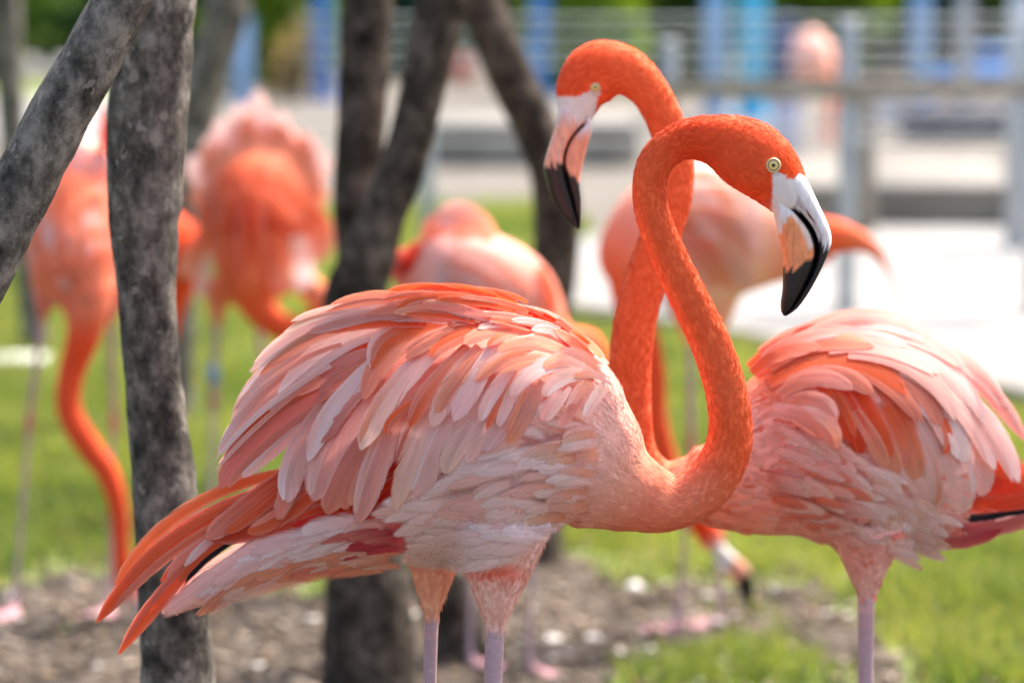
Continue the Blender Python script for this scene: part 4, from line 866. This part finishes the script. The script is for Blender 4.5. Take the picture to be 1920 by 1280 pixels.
def col2(u, v, nm, ca, t):
    wht, blk, pk, grey = lin((232, 226, 230)), lin((28, 25, 28)), lin((242, 172, 146)), lin((214, 176, 164))
    c = np.broadcast_to(wht, (*u.shape, 3)).copy()
    if nm == 'upper_bill':
        k = np.clip((v - 212 + jag(u, .2, 24, 3)) / 26, 0, 1)[..., None]; c = c * (1 - k) + pk * k
        g = (vnoise(ca * 7, t * 2, 8) > .62) & (v > 225) & (v < 300); c[g] = grey
        c[(v > 308 + jag(u, .12, 8, 4))] = blk; c[(ca < -.84) & (t > .1)] = lin((60, 40, 38))
    else:
        k = np.clip((v - 236) / 24, 0, 1)[..., None]; c = c * (1 - k) + lin((244, 160, 130)) * k
        c[(v > 316 + (u - 1062) * .8 + jag(u, .12, 8, 6))] = blk; c[(ca > .84) & (t > .05)] = lin((45, 32, 32))
    return c
U2 = [(1049, 172), (1050, 184), (1044, 225), (1030, 270), (1020, 307), (1022, 332), (1038, 381), (1062, 412), (1086, 430)]
M2 = [(1098, 214), (1099, 228), (1082, 246), (1066, 268), (1058, 298), (1062, 331), (1073, 371), (1082, 408), (1087, 428)]
L2 = [(1106, 222), (1110, 246), (1104, 266), (1097, 291), (1090, 322), (1087, 342), (1090, 373), (1090, 405), (1088, 428)]
WU2 = ([0, .3, .6, .85, 1], [32, 27, 22, 16, 5]); WL2 = ([0, .3, .6, .85, 1], [30, 26, 22, 17, 5])
bill(B2, U2, M2, L2, WU2, WL2, col2)
eye(B2, 1116, 164, 10)

# ---- flamingos out of focus further back
def far_bill(B, x, y, ang, sc, flip=1):
    """the second bird's bill, scaled and turned, in pixels about its base"""
    o = np.array([1080., 215.])
    def tf(L):
        a = (np.array(L, float) - o) * sc; a[:, 0] *= flip
        return np.stack([x + a[:, 0] * math.cos(ang) - a[:, 1] * math.sin(ang), y + a[:, 0] * math.sin(ang) + a[:, 1] * math.cos(ang)], -1)
    def cf(u, v, nm, ca, t):
        wht, blk, pk = lin((236, 226, 222)), lin((24, 20, 22)), lin((244, 166, 136))
        c = np.broadcast_to(wht, (*u.shape, 3)).copy(); c[t > .28] = pk; c[t > .52] = blk; return c
    s = lambda w: (w[0], [k * sc for k in w[1]])
    bill(B, tf(U2), tf(M2), tf(L2), s(WU2), s(WL2), cf)
# feeding bird on the far left, half behind the grey trunk, chest towards the camera
Y3 = 6.5
B3 = build_bird('flamingo', 'blurred pink flamingo feeding behind the upright grey trunk, neck hanging down', Y3,
    [('b', [(165, 300, -190, 30, 40, 'wpink'), (160, 330, -140, 70, 70, 'wpink'), (150, 385, -70, 110, 92, 'neckp'), (142, 440, 0, 118, 96, 'neckp'), (148, 490, 60, 92, 84, 'neckp'), (165, 540, 95, 55, 56, 'neckp')], (1, 0, 0)),
     ('n', [(150, 470, 40, 70, 70, 'dpink'), (172, 545, 90, 52, 50, 'neckp'), (170, 610, 105, 34, 34, 'neckd'), (146, 690, 115, 25, 25, 'neckd'), (144, 755, 120, 24, 24, 'neckd'), (180, 818, 125, 24, 24, 'neckd'), (216, 870, 125, 22, 22, 'neckd'), (236, 940, 125, 18, 18, 'neckd'), (240, 1020, 122, 17, 17, 'neckd'), (252, 1075, 120, 24, 20, 'neckd'), (262, 1110, 120, 18, 16, 'white')])],
    [(95, 520, 10, 42, 590, 9, (55, 790), 28, 'dpink'), (205, 530, 0, 42, 600, 8.5, (212, 790), 206, 'dpink')], .006, facing=(-.3, -1))
contour(B3, 900, 31, 34, (0,), lambda u, v, p: v > 330, .7, .2, spread=.3)
feats3 = [((150 + k * 9 - 40, 380 - abs(k) * 2), (150 + k * 16 - 38, 320), (150 + k * 22 - 36, 245 + abs(k) * 12), 17, (('orange', 'wpink') if k % 2 else ('dor', 'white')), .01) for k in range(-3, 6)]
feats3 += [((185, 310), (198, 255), (200, 200), 13, ('red', 'dor'), .006), ((120, 380), (80, 430), (62, 500), 20, ('pink', 'wpink'), .01), ((200, 380), (225, 440), (228, 520), 22, ('dor', 'dor'), .01), ((150, 370), (170, 430), (160, 480), 18, ('wpink', 'pink'), .01), ((175, 370), (200, 430), (205, 500), 18, ('dor', 'salm'), .01), ((120, 350), (110, 410), (130, 460), 18, ('orange', 'salm'), .01), ((105, 410), (80, 470), (75, 530), 22, ('wpink', 'pink'), .01)]
wing(B3, feats3, 3, far=False, single=False, step=.0004)
far_bill(B3, 268, 1120, -.5, .5, -1)
# ruffled bird facing the camera
Y4 = 7.6
B4 = build_bird('flamingo', 'blurred orange flamingo facing the camera with white tipped feathers fanned up', Y4,
    [('b', [(485, 300, -150, 50, 60, 'salm'), (482, 340, -100, 100, 105, 'orange'), (480, 400, -30, 140, 112, 'orange'), (478, 450, 30, 120, 92, 'neckp'), (474, 510, 70, 72, 62, 'neck'), (480, 555, 85, 42, 42, 'neckd')], (1, 0, 0)),
     ('n', [(476, 470, 45, 70, 70, 'orange'), (476, 530, 75, 46, 46, 'neckd'), (500, 578, 85, 31, 30, 'neckd'), (540, 606, 85, 26, 26, 'neckd'), (585, 606, 80, 23, 23, 'neckd'), (606, 575, 75, 21, 21, 'neck'), (594, 540, 72, 26, 22, 'neckp'), (572, 526, 70, 24, 20, 'peach')])],
    [(410, 530, 20, 38, 600, 10.5, (400, 752), 398, 'salm'), (470, 540, -30, 36, 600, 10, (500, 720), 470, 'salm')], .007, facing=(.2, -1))
feats4 = []
for row, (nf, R0, c, hw, amax, dy) in enumerate(((13, 222, ('salm', 'white'), 28, 1.05, 0), (13, 192, ('orange', 'peach'), 26, 1.25, 10), (11, 150, ('dor', 'orange'), 26, 1.35, 30), (9, 120, ('dor', 'orange'), 24, 1.3, 55))):
    for k in range(nf):
        a = amax * (2 * k / (nf - 1) - 1) + random.uniform(-.06, .06); R_ = R0 * random.uniform(.80, 1.08)
        bx, by = 482 + 55 * math.sin(a), 400 + dy - 30 * math.cos(a)
        tx, ty = 482 + R_ * .66 * math.sin(a), 400 + dy - R_ * math.cos(a)
        feats4.append(((bx, by), ((bx + tx) / 2 + 16 * math.sin(a), (by + ty) / 2), (tx, ty), hw * random.uniform(.7, 1.0), c if row or random.random() < .65 else ('orange', 'white'), .012))
feats4 += [((400, 420), (365, 480), (358, 520), 24, ('orange', 'peach'), .012), ((550, 430), (570, 490), (560, 545), 22, ('wpink', 'white'), .012), ((560, 380), (600, 430), (590, 490), 26, ('orange', 'salm'), .012), ((390, 480), (378, 520), (385, 560), 16, ('wpink', 'wpink'), .012), ((420, 440), (425, 500), (430, 560), 20, ('orange', 'orange'), .012), ((520, 440), (525, 500), (520, 550), 20, ('orange', 'salm'), .012), ((470, 380), (470, 440), (470, 500), 26, ('dor', 'orange'), .012)]
wing(B4, feats4, 4, far=False, single=False, step=.0004)
far_bill(B4, 556, 528, .9, .42, 1)
mbb = MB()
for dz, cn in ((0, (110, 140, 190)), (.018, (150, 170, 200))):
    kp = P(np.array(400.), np.array(716.), np.array(Y4 - 20 / B4.S)); C = np.array([kp + [0, 0, dz], kp + [0, 0, dz + .016]])
    V, Q, T = loft(C, np.full(2, .0125), np.full(2, .0125), (0, 1, 0), 14); mbb.add(V, Q, T, np.tile(np.append(lin(cn), 1), (len(V), 1)))
obj('leg_band', mbb.mesh('leg_band'), M['chip'], B4.root)
# bird mostly hidden behind the upright trunk
Y5 = 7.9
B5 = build_bird('flamingo', 'blurred red flamingo almost hidden behind the upright grey trunk', Y5,
    [('b', [(180, 430, 0, 14, 12, 'red'), (235, 455, 0, 60, 50, 'salm'), (290, 470, 0, 86, 72, 'neck'), (325, 485, 0, 72, 62, 'neckd'), (345, 500, 0, 46, 42, 'neckd')]), ('n', [(325, 480, 0, 60, 55, 'neckd'), (338, 525, 0, 34, 32, 'neckd'), (322, 590, 0, 20, 20, 'neckd'), (300, 680, 0, 18, 18, 'neckd'), (296, 770, 0, 17, 17, 'neckd'), (300, 830, 0, 22, 18, 'neckd'), (306, 860, 0, 14, 13, 'white')])],
    [(285, 520, 15, 30, 580, 8, (285, 730), 288, 'salm'), (300, 520, -20, 30, 580, 8, (300, 730), 300, 'salm')], .007, facing=(1, -.2))
contour(B5, 500, 51, 30, (0,), None, .7, .2, hot='dor')
far_bill(B5, 308, 866, -.3, .4, -1)
# bird behind the front bird's back, facing right
Y6 = 6.0
B6 = build_bird('flamingo', 'blurred pale pink flamingo with white feather tips behind the ruffled back', Y6,
    [('b', [(735, 480, 0, 16, 12, 'red'), (770, 500, 0, 52, 34, 'neckd'), (825, 510, 0, 92, 80, 'pink'), (900, 545, 0, 112, 105, 'pink'), (965, 585, 0, 105, 96, 'salm'), (1020, 625, 0, 66, 64, 'neckp')]),
     ('n', [(1000, 610, 0, 74, 66, 'salm'), (1055, 650, 0, 40, 38, 'neck'), (1102, 650, 0, 33, 32, 'neck'), (1118, 720, 0, 27, 26, 'neck'), (1100, 765, 0, 25, 25, 'neck'), (1078, 815, 0, 23, 23, 'neck'), (1068, 850, 0, 28, 24, 'neck'), (1066, 872, 0, 18, 18, 'white')])],
    [(900, 620, -30, 52, 740, 9.5, (885, 900), 880, 'salm'), (960, 640, 40, 52, 740, 9.5, (1000, 905), 992, 'salm')], .006, facing=(1, -.2))
feats6 = [((800, 470), (775, 480), (748, 520), 22, ('dor', 'red'), .004), ((880, 450), (840, 415), (790, 460), 26, ('peach', 'salm'), .01), ((920, 450), (870, 405), (820, 425), 26, ('peach', 'wpink'), .01)]
for k in range(30):
    u0 = 860 + 150 * (k % 10) / 9; v0 = 450 + (k // 10) * 42 + 110 * ((k % 10) / 9) ** 1.5
    feats6.append(((u0, v0), (u0 - 22, v0 + 14), (u0 - 40 + random.uniform(-8, 8), v0 + 62), 15, random.choice([('neckp', 'white'), ('salm', 'white'), ('neckp', 'white'), ('salm', 'wpink')]), .012))
feats6 += [((1010, 500), (1030, 540), (1036, 590), 12, ('orange', 'neck'), .01)]
wing(B6, feats6, 6, far=True, single=False, step=.0004)
far_bill(B6, 1068, 880, -.2, .45, -1)
# feeding bird behind the crossed necks, facing left, tail to the right
Y7 = 6.36
B7 = build_bird('flamingo', 'blurred peach flamingo behind the crossed necks, head lowered to the soil', Y7,
    [('b', [(1690, 575, 0, 5, 5, 'neckp'), (1668, 515, 0, 6, 6, 'neckp'), (1635, 465, 0, 16, 12, 'neckp'), (1570, 444, 0, 34, 26, 'neck'), (1490, 455, 0, 66, 52, 'neckd'), (1400, 445, 0, 112, 92, 'peach'), (1320, 440, 0, 136, 110, 'wpink'), (1245, 450, 0, 122, 102, 'salm'), (1195, 480, 0, 82, 76, 'neck'), (1180, 530, 0, 50, 48, 'neckd')]),
     ('n', [(1200, 480, 0, 70, 66, 'neck'), (1186, 560, 0, 40, 40, 'neckd'), (1208, 630, 0, 29, 29, 'neckd'), (1226, 700, 0, 23, 23, 'neckd'), (1232, 790, 0, 21, 21, 'neckd'), (1262, 890, 0, 20, 20, 'neckd'), (1304, 965, 0, 21, 20, 'neckd'), (1330, 1003, 0, 27, 22, 'neckd'), (1342, 1026, 0, 20, 18, 'white')])],
    [(1290, 540, 20, 50, 640, 9.5, (1296, 830), 1272, 'peach'), (1345, 540, -30, 50, 640, 9.5, (1340, 830), 1350, 'peach')], .006, facing=(-1, -.3))
feats7 = [((1400, 440), (1480, 460), (1560, 490), 22, ('red', 'dor'), .006), ((1420, 470), (1480, 500), (1540, 500), 18, ('crim', 'red'), .006)]
for k in range(26):
    u0 = 1230 + 130 * (k % 9) / 8; v0 = 330 + (k // 9) * 62 + 20 * abs((k % 9) / 8 - .5)
    feats7.append(((u0, v0), (u0 + 34, v0 + 26), (u0 + 62, v0 + 84), 22, random.choice([('peach', 'wpink'), ('salm', 'peach'), ('pink', 'wpink'), ('orange', 'peach')]), .01))
wing(B7, feats7, 7, far=True, single=False, step=.0004)
far_bill(B7, 1347, 1036, -.55, .55, -1)
# pale bird beyond the fence
Y9 = 16.0
B9 = build_bird('flamingo', 'distant pale pink flamingo standing beyond the wire fence', Y9,
    [('b', [(1528, 80, -70, 14, 14, 'white'), (1524, 95, -40, 34, 32, 'white'), (1522, 108, 0, 46, 38, 'wpink'), (1530, 135, 30, 36, 34, 'peach'), (1540, 155, 40, 20, 20, 'salm')], (1, 0, 0)), ('n', [(1530, 140, 25, 30, 28, 'peach'), (1552, 160, 40, 14, 14, 'salm'), (1556, 200, 42, 8, 8, 'neck'), (1550, 240, 42, 7, 7, 'neck'), (1553, 262, 42, 9, 8, 'neck'), (1556, 274, 42, 5, 5, 'white')])],
    [(1512, 150, 0, 16, 185, 4, (1512, 260), 1512, 'peach'), (1534, 150, 0, 16, 185, 4, (1534, 260), 1534, 'peach')], .010, facing=(.2, -1))
contour(B9, 260, 91, 22, (0,), None, .5, .3, white=.7)
# ------------------------------------------------------------------ trees
def trunk(name, label, Y, pts, mat, group=None, crown=None, extra=(), jit=.035, cat='tree'):
    """pts: (u, v, radius px) top to bottom at depth Y; the base goes down to the ground"""
    S = S_at(Y); A = np.array(pts, float); B = catmull(A, 10)
    C = P(B[:, 0], B[:, 1], np.full(len(B), Y)); r = B[:, 2] / S
    base = C[-1].copy()
    if C[-1][2] > .02:
        d = C[-1] - C[-11]; d = d / abs(d[2]); n = max(3, int(C[-1][2] / .04)); ext = np.array([C[-1] + d * (C[-1][2] + .03) * k / n for k in range(1, n + 1)])
        rr = r[-1] * (1 + .35 * (np.arange(1, n + 1) / n) ** 3); C = np.vstack([C, ext]); r = np.concatenate([r, rr])
    n = 24; d0 = C[0] - C[10]; d0 = d0 / max(abs(d0[2]), 1e-3); d0 = np.array([np.clip(d0[0], -.9, .9), 0, 1.0])
    Htop = crown[2] if crown else 2.4; k0 = max(0.3, Htop - C[0][2])
    ext = np.array([C[0] + d0 * k0 * k / n * (np.array([1 - .3 * k / n, 1, 1])) for k in range(n, 0, -1)]); rr = r[0] * np.linspace(.45, 1, n)
    C = np.vstack([ext, C]); r = np.concatenate([rr, r])
    seg = 26; V, Q, T = loft(C, r, r, (0, 1, 0), seg)
    ang = np.tile(np.arange(seg), len(C)); hh = np.repeat(np.arange(len(C)), seg); base_c = np.repeat(C, seg, 0)
    off = V[:len(C) * seg] - base_c
    f = 1 + 2 * jit * (fbm(np.cos(ang / seg * 6.283) * 2 + hh * .22, np.sin(ang / seg * 6.283) * 2 + hh * .16, 40) - .5) * 2
    V[:len(C) * seg] = base_c + off * f[:, None]
    root = empty(name, (C[-1][0], C[-1][1], 0), label, cat, group)
    mb = MB(); mb.add(V, Q, T)
    top = C[0]
    for (a, ln) in extra: pass
    limbs = MB()
    if crown:
        cx, cy, cz, R = crown[0], crown[1], crown[2], crown[3]
        for k in range(7):
            a = k * 2.4; e = top + np.array([math.cos(a) * R * .7, math.sin(a) * R * .7, R * random.uniform(.2, .7)])
            Cc = catmull(np.array([top - [0, 0, .15], top * .5 + e * .5 + [0, 0, .1], e]), 6); rr = np.linspace(r[0] * .7, .006, len(Cc))
            v2, q2, t2 = loft(Cc, rr, rr, (0.3, 1, .2), 8); mb.add(v2, q2, t2)
    obj('trunk', mb.mesh('trunk'), mat, root)
    if crown:
        obj('crown', leaves(top + np.array([0, 0, R * .45]), (R, R, R * .7), crown[4], .05, 40 + int(Y * 10)), M['leaf'], root, kind='stuff')
    return root
def leaves(c, rad, n, size, seed, cols=((.035, .085, .012), (.09, .15, .025)), clump=9):
    q = np.random.default_rng(seed); cl = q.normal(0, 1, (clump, 3)); cl = cl / np.linalg.norm(cl, axis=1, keepdims=True) * q.random((clump, 1)) ** .5
    i = q.integers(0, clump, n); p = cl[i] * .75 + q.normal(0, .22, (n, 3)); p = p * np.array(rad) + np.array(c)
    a = unit(q.normal(0, 1, (n, 3))); b = unit(np.cross(a, q.normal(0, 1, (n, 3)))); L = size * q.uniform(.6, 1.3, (n, 1)); W = L * .42
    V = np.stack([p - a * L * .5, p + b * W * .5 - a * L * .05, p + a * L * .5, p - b * W * .5 - a * L * .05], 1).reshape(-1, 3)
    t = np.clip(q.random((n, 1)) * .7 + q.random((clump, 1))[i] * .4, 0, 1); C = np.array(cols[0]) * (1 - t) + np.array(cols[1]) * t
    C = np.repeat(np.hstack([C, np.ones((n, 1))]), 4, 0)
    return mesh_np('leaves', V, [np.arange(n * 4).reshape(-1, 4)], C, np.zeros((n * 4, 2)))
def rows(a): return a
trunk('leaning_tree', 'sharp grey lichen spotted trunk leaning across the upper left', 3.36, [(262, -60, 52), (222, 12, 55), (160, 130, 57), (110, 215, 58), (62, 310, 60), (15, 400, 62), (-30, 490, 64)], M['bark'], crown=(0, 0, 2.5, .8, 600))
trunk('upright_tree', 'upright grey trunk in front of the feeding pink flamingo', 3.9, [(295, -40, 76), (286, 60, 77), (278, 200, 76), (272, 330, 72), (270, 430, 66), (275, 540, 56), (284, 680, 54), (296, 800, 58), (310, 930, 63), (322, 1080, 66), (334, 1290, 72)], M['bark'], crown=(0, 0, 2.5, .9, 720))
T3Y = 5.72
trunk('forked_tree', 'dark brown trunk slanting to the upper right behind the ruffled back', T3Y, [(848, -40, 52), (818, 50, 48), (790, 180, 42), (758, 300, 43), (716, 405, 46), (684, 500, 54), (664, 570, 60), (655, 700, 64), (665, 900, 72), (688, 1080, 80), (690, 1185, 88)], M['bark_brown'], crown=(0, 0, 2.7, 1.1, 1040))
trunk('straight_tree', 'dark trunk standing straight beside the slanting brown one', 6.1, [(690, -40, 48), (684, 100, 48), (676, 250, 46), (668, 400, 44), (690, 600, 44), (740, 800, 46), (800, 1000, 48), (825, 1090, 52)], M['bark_brown'], crown=(0, 0, 2.9, .8, 600))
trunk('bowed_tree', 'brown trunk bowing out to the right above the pale pink flamingo', 7.0, [(890, -60, 40), (908, 20, 42), (952, 130, 43), (1002, 235, 43), (1036, 330, 43), (1044, 430, 44), (1036, 540, 42), (1020, 660, 42), (1010, 800, 44), (1005, 940, 50)], M['bark_brown'], crown=(0, 0, 2.9, 1.0, 800))
trunk('slender_tree', 'blurred grey trunk leaning behind the orange ruffled flamingo', 9.0, [(436, -40, 40), (420, 40, 40), (396, 120, 38), (374, 200, 37), (350, 320, 36), (335, 450, 36), (330, 600, 38)], M['bark'], crown=(0, 0, 3.0, .9, 480))
trunk('slender_tree', 'blurred dark trunk at the edge, behind the sharp leaning one', 10.4, [(10, -40, 27), (14, 80, 27), (20, 200, 26), (32, 340, 25), (48, 470, 24), (60, 575, 25)], M['bark'], crown=(0, 0, 3.0, .9, 480))

# ------------------------------------------------------------------ fence, path edge, far things
def post(name, u, vbase, vtop, wpx, mat, label, cat, Y=None, cap=True, group=None, depth=None, parent=None):
    g = G(u, vbase) if Y is None else np.array([P(np.array(float(u)), np.array(400.), np.array(Y))[0], Y, 0.0])
    S = S_at(g[1]); top = P(np.array(float(u)), np.array(float(vtop)), np.array(g[1]))[2]; w = wpx / S
    root = empty(name, (g[0], g[1], 0), label, cat, group, parent)
    if parent is not None: root.location = Vector([float(x) for x in (g - wloc(parent))])
    obj('shaft', boxmesh('shaft', (g[0], g[1], top / 2), (w, w, top), 0, w * .08), mat, root)
    obj('base_plate', boxmesh('base_plate', (g[0], g[1], .006), (w * 1.7, w * 1.7, .012), 0, .003), mat, root)
    if cap: obj('cap', boxmesh('cap', (g[0], g[1], top + .008), (w * 1.2, w * 1.2, .02), 0, .005), mat, root)
    return root, g, top
FY = float(G(1590, 590)[1])
fence = empty('wire_fence', (float(G(1590, 590)[0]), FY, 0), 'grey post and rail fence with wires beyond the pale path', 'fence')
def fx(u, v=160): return float(P(np.array(float(u)), np.array(float(v)), np.array(FY))[0])
def fz(v): return float(P(np.array(1500.), np.array(float(v)), np.array(FY))[2])
for u, vt, w in ((1590, 46, 32), (1255, 84, 26), (800, 60, 30), (1945, 46, 32)):
    z = fz(vt); ww = w / S_at(FY)
    p = obj('fence_post', boxmesh('fence_post', (fx(u), FY, z / 2), (ww, ww, z), 0, ww * .1), M['steel'], fence)
    obj('cap', boxmesh('cap', (fx(u), FY, z + .006), (ww * 1.2, ww * 1.2, .014), 0, .004), M['steel'], p)
obj('rail', boxmesh('rail', ((fx(1180) + fx(2000)) / 2, FY - .045, (fz(148) + fz(182)) / 2), (fx(2000) - fx(1180), .045, fz(148) - fz(182)), 0, .006), M['wood'], fence)
for v in (32, 62, 92, 120, 232, 262):
    mb = MB(); C = np.array([[fx(560), FY - .032, fz(v)], [fx(1200), FY - .032, fz(v + .8)], [fx(2000), FY - .032, fz(v)]]); C = catmull(C, 6)
    V, Q, T = loft(C, np.full(len(C), .0042), np.full(len(C), .0042), (0, 1, 0), 8); mb.add(V, Q, T); obj('wire', mb.mesh('wire'), M['steel'], fence)
post('pole', 1905, 470, -60, 40, M['steel'], 'tall pale grey pole at the path edge beside the low wall', 'pole')
post('wooden_post', 1622, 440, 172, 34, M['wood'], 'weathered wooden post just behind the grey fence post', 'post')
def block(name, u0, u1, vb, vt, dep, mat, label, cat, bev=.01, group=None, pieces=0, rz=0.0):
    a, b = G(u0, vb), G(u1, vb); Yb = a[1]; top = float(P(np.array(960.), np.array(float(vt)), np.array(Yb))[2]); wx = b[0] - a[0]
    c = np.array([(a[0] + b[0]) / 2, Yb + dep / 2, 0])
    root = empty(name, (c[0], c[1], 0), label, cat, group)
    if pieces:
        for k in range(pieces):
            obj('plank', boxmesh('plank', (c[0], c[1], top * (k + .5) / pieces), (wx, dep, top / pieces * .88), 0, min(bev, top / pieces * .2)), mat, root)
    else:
        obj('body', boxmesh('body', (c[0], c[1], (top - .04) / 2), (wx, dep, top - .04), 0, bev), mat, root)
        obj('top', boxmesh('top', (c[0], c[1], top - .018), (wx + .03, dep + .03, .036), 0, .006), mat, root)
    return root
# low wall with coping stones
def low_wall(u0, u1, vb, vt, dep, label):
    a, b = G(u0, vb), G(u1, vb); Yb = a[1]; top = float(P(np.array(960.), np.array(float(vt)), np.array(Yb))[2]); wx = b[0] - a[0]
    root = empty('low_wall', ((a[0] + b[0]) / 2, Yb, 0), label, 'wall')
    obj('core', boxmesh('core', ((a[0] + b[0]) / 2, Yb + dep / 2, (top - .05) / 2), (wx, dep - .04, top - .05), 0, .01), M['concrete'], root)
    n = max(2, int(wx / .6)); w = wx / n
    for k in range(n): obj('coping_stone', boxmesh('coping_stone', (a[0] + w * (k + .5), Yb + dep / 2, top - .026 + random.uniform(-.002, .002)), (w - .012, dep + .05, .052), 0, .008), M['stone'], root)
low_wall(1330, 2250, 424, 345, 1.6, 'low concrete wall with a broad pale top beyond the path')
low_wall(780, 1200, 312, 232, .9, 'low pale stone ledge seen between the brown trunks')
pillars = [(1340, 214, 40, 'sky_blue', 'pale blue painted pillar next to the cyan one'), (1410, 222, 52, 'cyan', 'bright cyan painted pillar'), (1725, 205, 38, 'sky_blue', 'light blue pillar beside the grey one beyond the wire fence'), (1806, 205, 30, 'steel', 'slim grey pillar beside the blue boxes'), (455, 196, 34, 'sky_blue', 'pale blue pillar behind the ruffled orange flamingo'), (605, 190, 34, 'blue', 'dark blue pillar beside the tan shrub'), (1012, 190, 34, 'blue', 'dark blue pillar in front of the shrubs above the facing-left head')]
for u, vb, w, m, lb in pillars: post('painted_pillar', u, vb, -220 if u != 455 else 40, w, M[m], lb, 'pillar', group='painted pillars beyond the fence')
block('blue_box', 1835, 1900, 172, 92, .35, M['blue'], 'bright blue plastic box beside the slim grey pillar', 'box')
block('blue_bench', 1738, 1912, 186, 128, .3, M['blue'], 'long low blue bench in front of the bright blue box', 'bench')
block('slate_planter', 1705, 1905, 268, 208, .5, M['slate'], 'long dark slate trough below the blue bench', 'planter')
block('white_box', 1652, 1722, 240, 178, .35, M['white'], 'small white box next to the dark slate trough', 'box')
block('blue_drum', 1440, 1492, 160, 32, .2, M['navy'], 'navy blue upright bin beside the distant pale flamingo', 'bin')
block('lavender_board', 1445, 1502, 300, 176, .05, M['lavender'], 'pale lavender board below the navy bin', 'board')
block('timber_planter', 30, 160, 108, 32, .5, M['timber'], 'brown timber planter of stacked planks beyond the far paving', 'planter', .01, None, 4)
block('white_board', -30, 72, 690, 672, .12, M['white'], 'pale flat board lying on the lawn beside the feeding flamingo', 'board')
g = G(866, 158); rb = 18 / S_at(g[1])
bk = empty('red_bucket', g, 'small red bucket seen between the brown trunks', 'bucket')
mb = MB(); C = g + np.array([[0, 0, z] for z in np.linspace(0, rb * 2.5, 6)]); V, Q, T = loft(C, np.linspace(rb * .75, rb, 6), np.linspace(rb * .75, rb, 6), (0, 1, 0), 20); mb.add(V, Q, T); obj('pail', mb.mesh('pail'), M['redp'], bk)
mb = MB(); a_ = np.linspace(0, math.pi, 14); C = g + np.stack([np.cos(a_) * rb, 0 * a_, rb * 2.4 + np.sin(a_) * rb * .9], -1); V, Q, T = loft(C, np.full(14, .005), np.full(14, .005), (0, 1, 0), 8); mb.add(V, Q, T); obj('handle', mb.mesh('handle'), M['steel'], bk)
def kerb_run(px):
    root = empty('kerb', G(*px[0]), 'low grey kerb between the lawn and the pale path', 'kerb')
    for (a, b) in zip(px[:-1], px[1:]):
        A, Bq = G(*a), G(*b); n = max(1, int(np.linalg.norm(Bq - A) / .5))
        for k in range(n):
            c = A + (Bq - A) * (k + .5) / n; d = (Bq - A) / n; obj('kerb_stone', boxmesh('kerb_stone', (c[0], c[1], .02), (np.linalg.norm(d) - .006, .07, .05), math.atan2(d[1], d[0]), .008), M['concrete'], root)
kerb_run([(1075, 592), (1420, 648), (1920, 755), (2300, 834)])
block('teal_board', 985, 1045, 150, 82, .08, M['cyan'], 'faded teal board left of the facing-left head', 'board')
# shrubs closing the view
def shrub(u, Y, w, h, seed, label, cols, n=2600, group='shrubs beyond the paving', cat='shrub', size=.15):
    x = float(P(np.array(float(u)), np.array(50.), np.array(Y))[0]); root = empty('shrub', (x, Y, 0), label, cat, group)
    obj('foliage', leaves((x, Y, h * .40), (w, w * .6, h * .48), n, size, seed, cols, 12), M['leaf'], root, kind='stuff')
    mb = MB()
    for k in range(4):
        C = catmull(np.array([[x, Y, -.02], [x + random.uniform(-.2, .2) * w, Y, h * .3], [x + random.uniform(-.6, .6) * w, Y + random.uniform(-.2, .2), h * .7]]), 5)
        V, Q, T = loft(C, np.linspace(.03, .008, len(C)), np.linspace(.03, .008, len(C)), (0, 1, 0), 7); mb.add(V, Q, T)
    obj('stem', mb.mesh('stem'), M['bark_brown'], root)
SHRUB_AT = ['beyond the blurred dark trunk at the edge', 'behind the brown timber planter', 'behind the leaning grey trunk of the background', 'above the straw coloured shrub', 'behind the straight dark trunk', 'between the two dark brown trunks', 'behind the bowed brown trunk', 'beside the dark blue pillar over the facing-left head', 'above the head of the flamingo facing left',
            'to the right of the facing-left flamingo head', 'beside the pale blue pillar', 'above the distant pale flamingo', 'between the distant flamingo and the light blue pillar', 'just behind the light blue pillar', 'between the light blue and slim grey pillars', 'behind the bright blue box']
bright = ((.07, .17, .012), (.22, .34, .02)); mid = ((.03, .085, .012), (.09, .17, .02)); dark = ((.010, .032, .010), (.03, .07, .018)); teal = ((.015, .06, .03), (.04, .11, .05))
for k, (u, Y, w, h, cl) in enumerate([(-60, 33, .9, 1.6, mid), (170, 34, .8, 1.5, teal), (330, 34, .8, 1.6, dark), (510, 31, .55, 1.3, bright), (680, 34, .7, 1.5, teal), (780, 33, .6, 1.4, teal), (930, 34, .6, 1.4, mid), (1070, 31, .45, 1.3, bright), (1165, 33, .5, 1.4, mid), (1245, 34, .55, 1.5, dark), (1310, 32, .45, 1.3, mid), (1500, 33, .6, 1.3, bright), (1610, 34, .7, 1.5, dark), (1690, 35, .7, 1.5, mid), (1780, 34, .7, 1.5, dark), (1880, 34, .7, 1.6, mid)]):
    tone = {id(bright): 'bright lime green', id(mid): 'mid green', id(dark): 'dark green', id(teal): 'bluish green'}[id(cl)]
    shrub(u, Y - 6.0, w, h, 300 + k, tone + ' shrub ' + SHRUB_AT[k], cl)
for k, u in enumerate(range(-1700, 3400, 170)):
    shrub(u, 38 + (k % 3), 1.1, 2.6, 400 + k, 'tall dark hedge shrub closing the view', dark, 1500, 'tall hedge at the very back', 'hedge', .14)
shrub(560, 24, .22, .62, 500, 'rounded straw coloured shrub beside the dark blue pillar', ((.30, .22, .10), (.55, .44, .24)), 900, None, size=.06)
shrub(520, 25, .2, .4, 501, 'small green plant beneath the straw coloured shrub', bright, 500, None, size=.06)
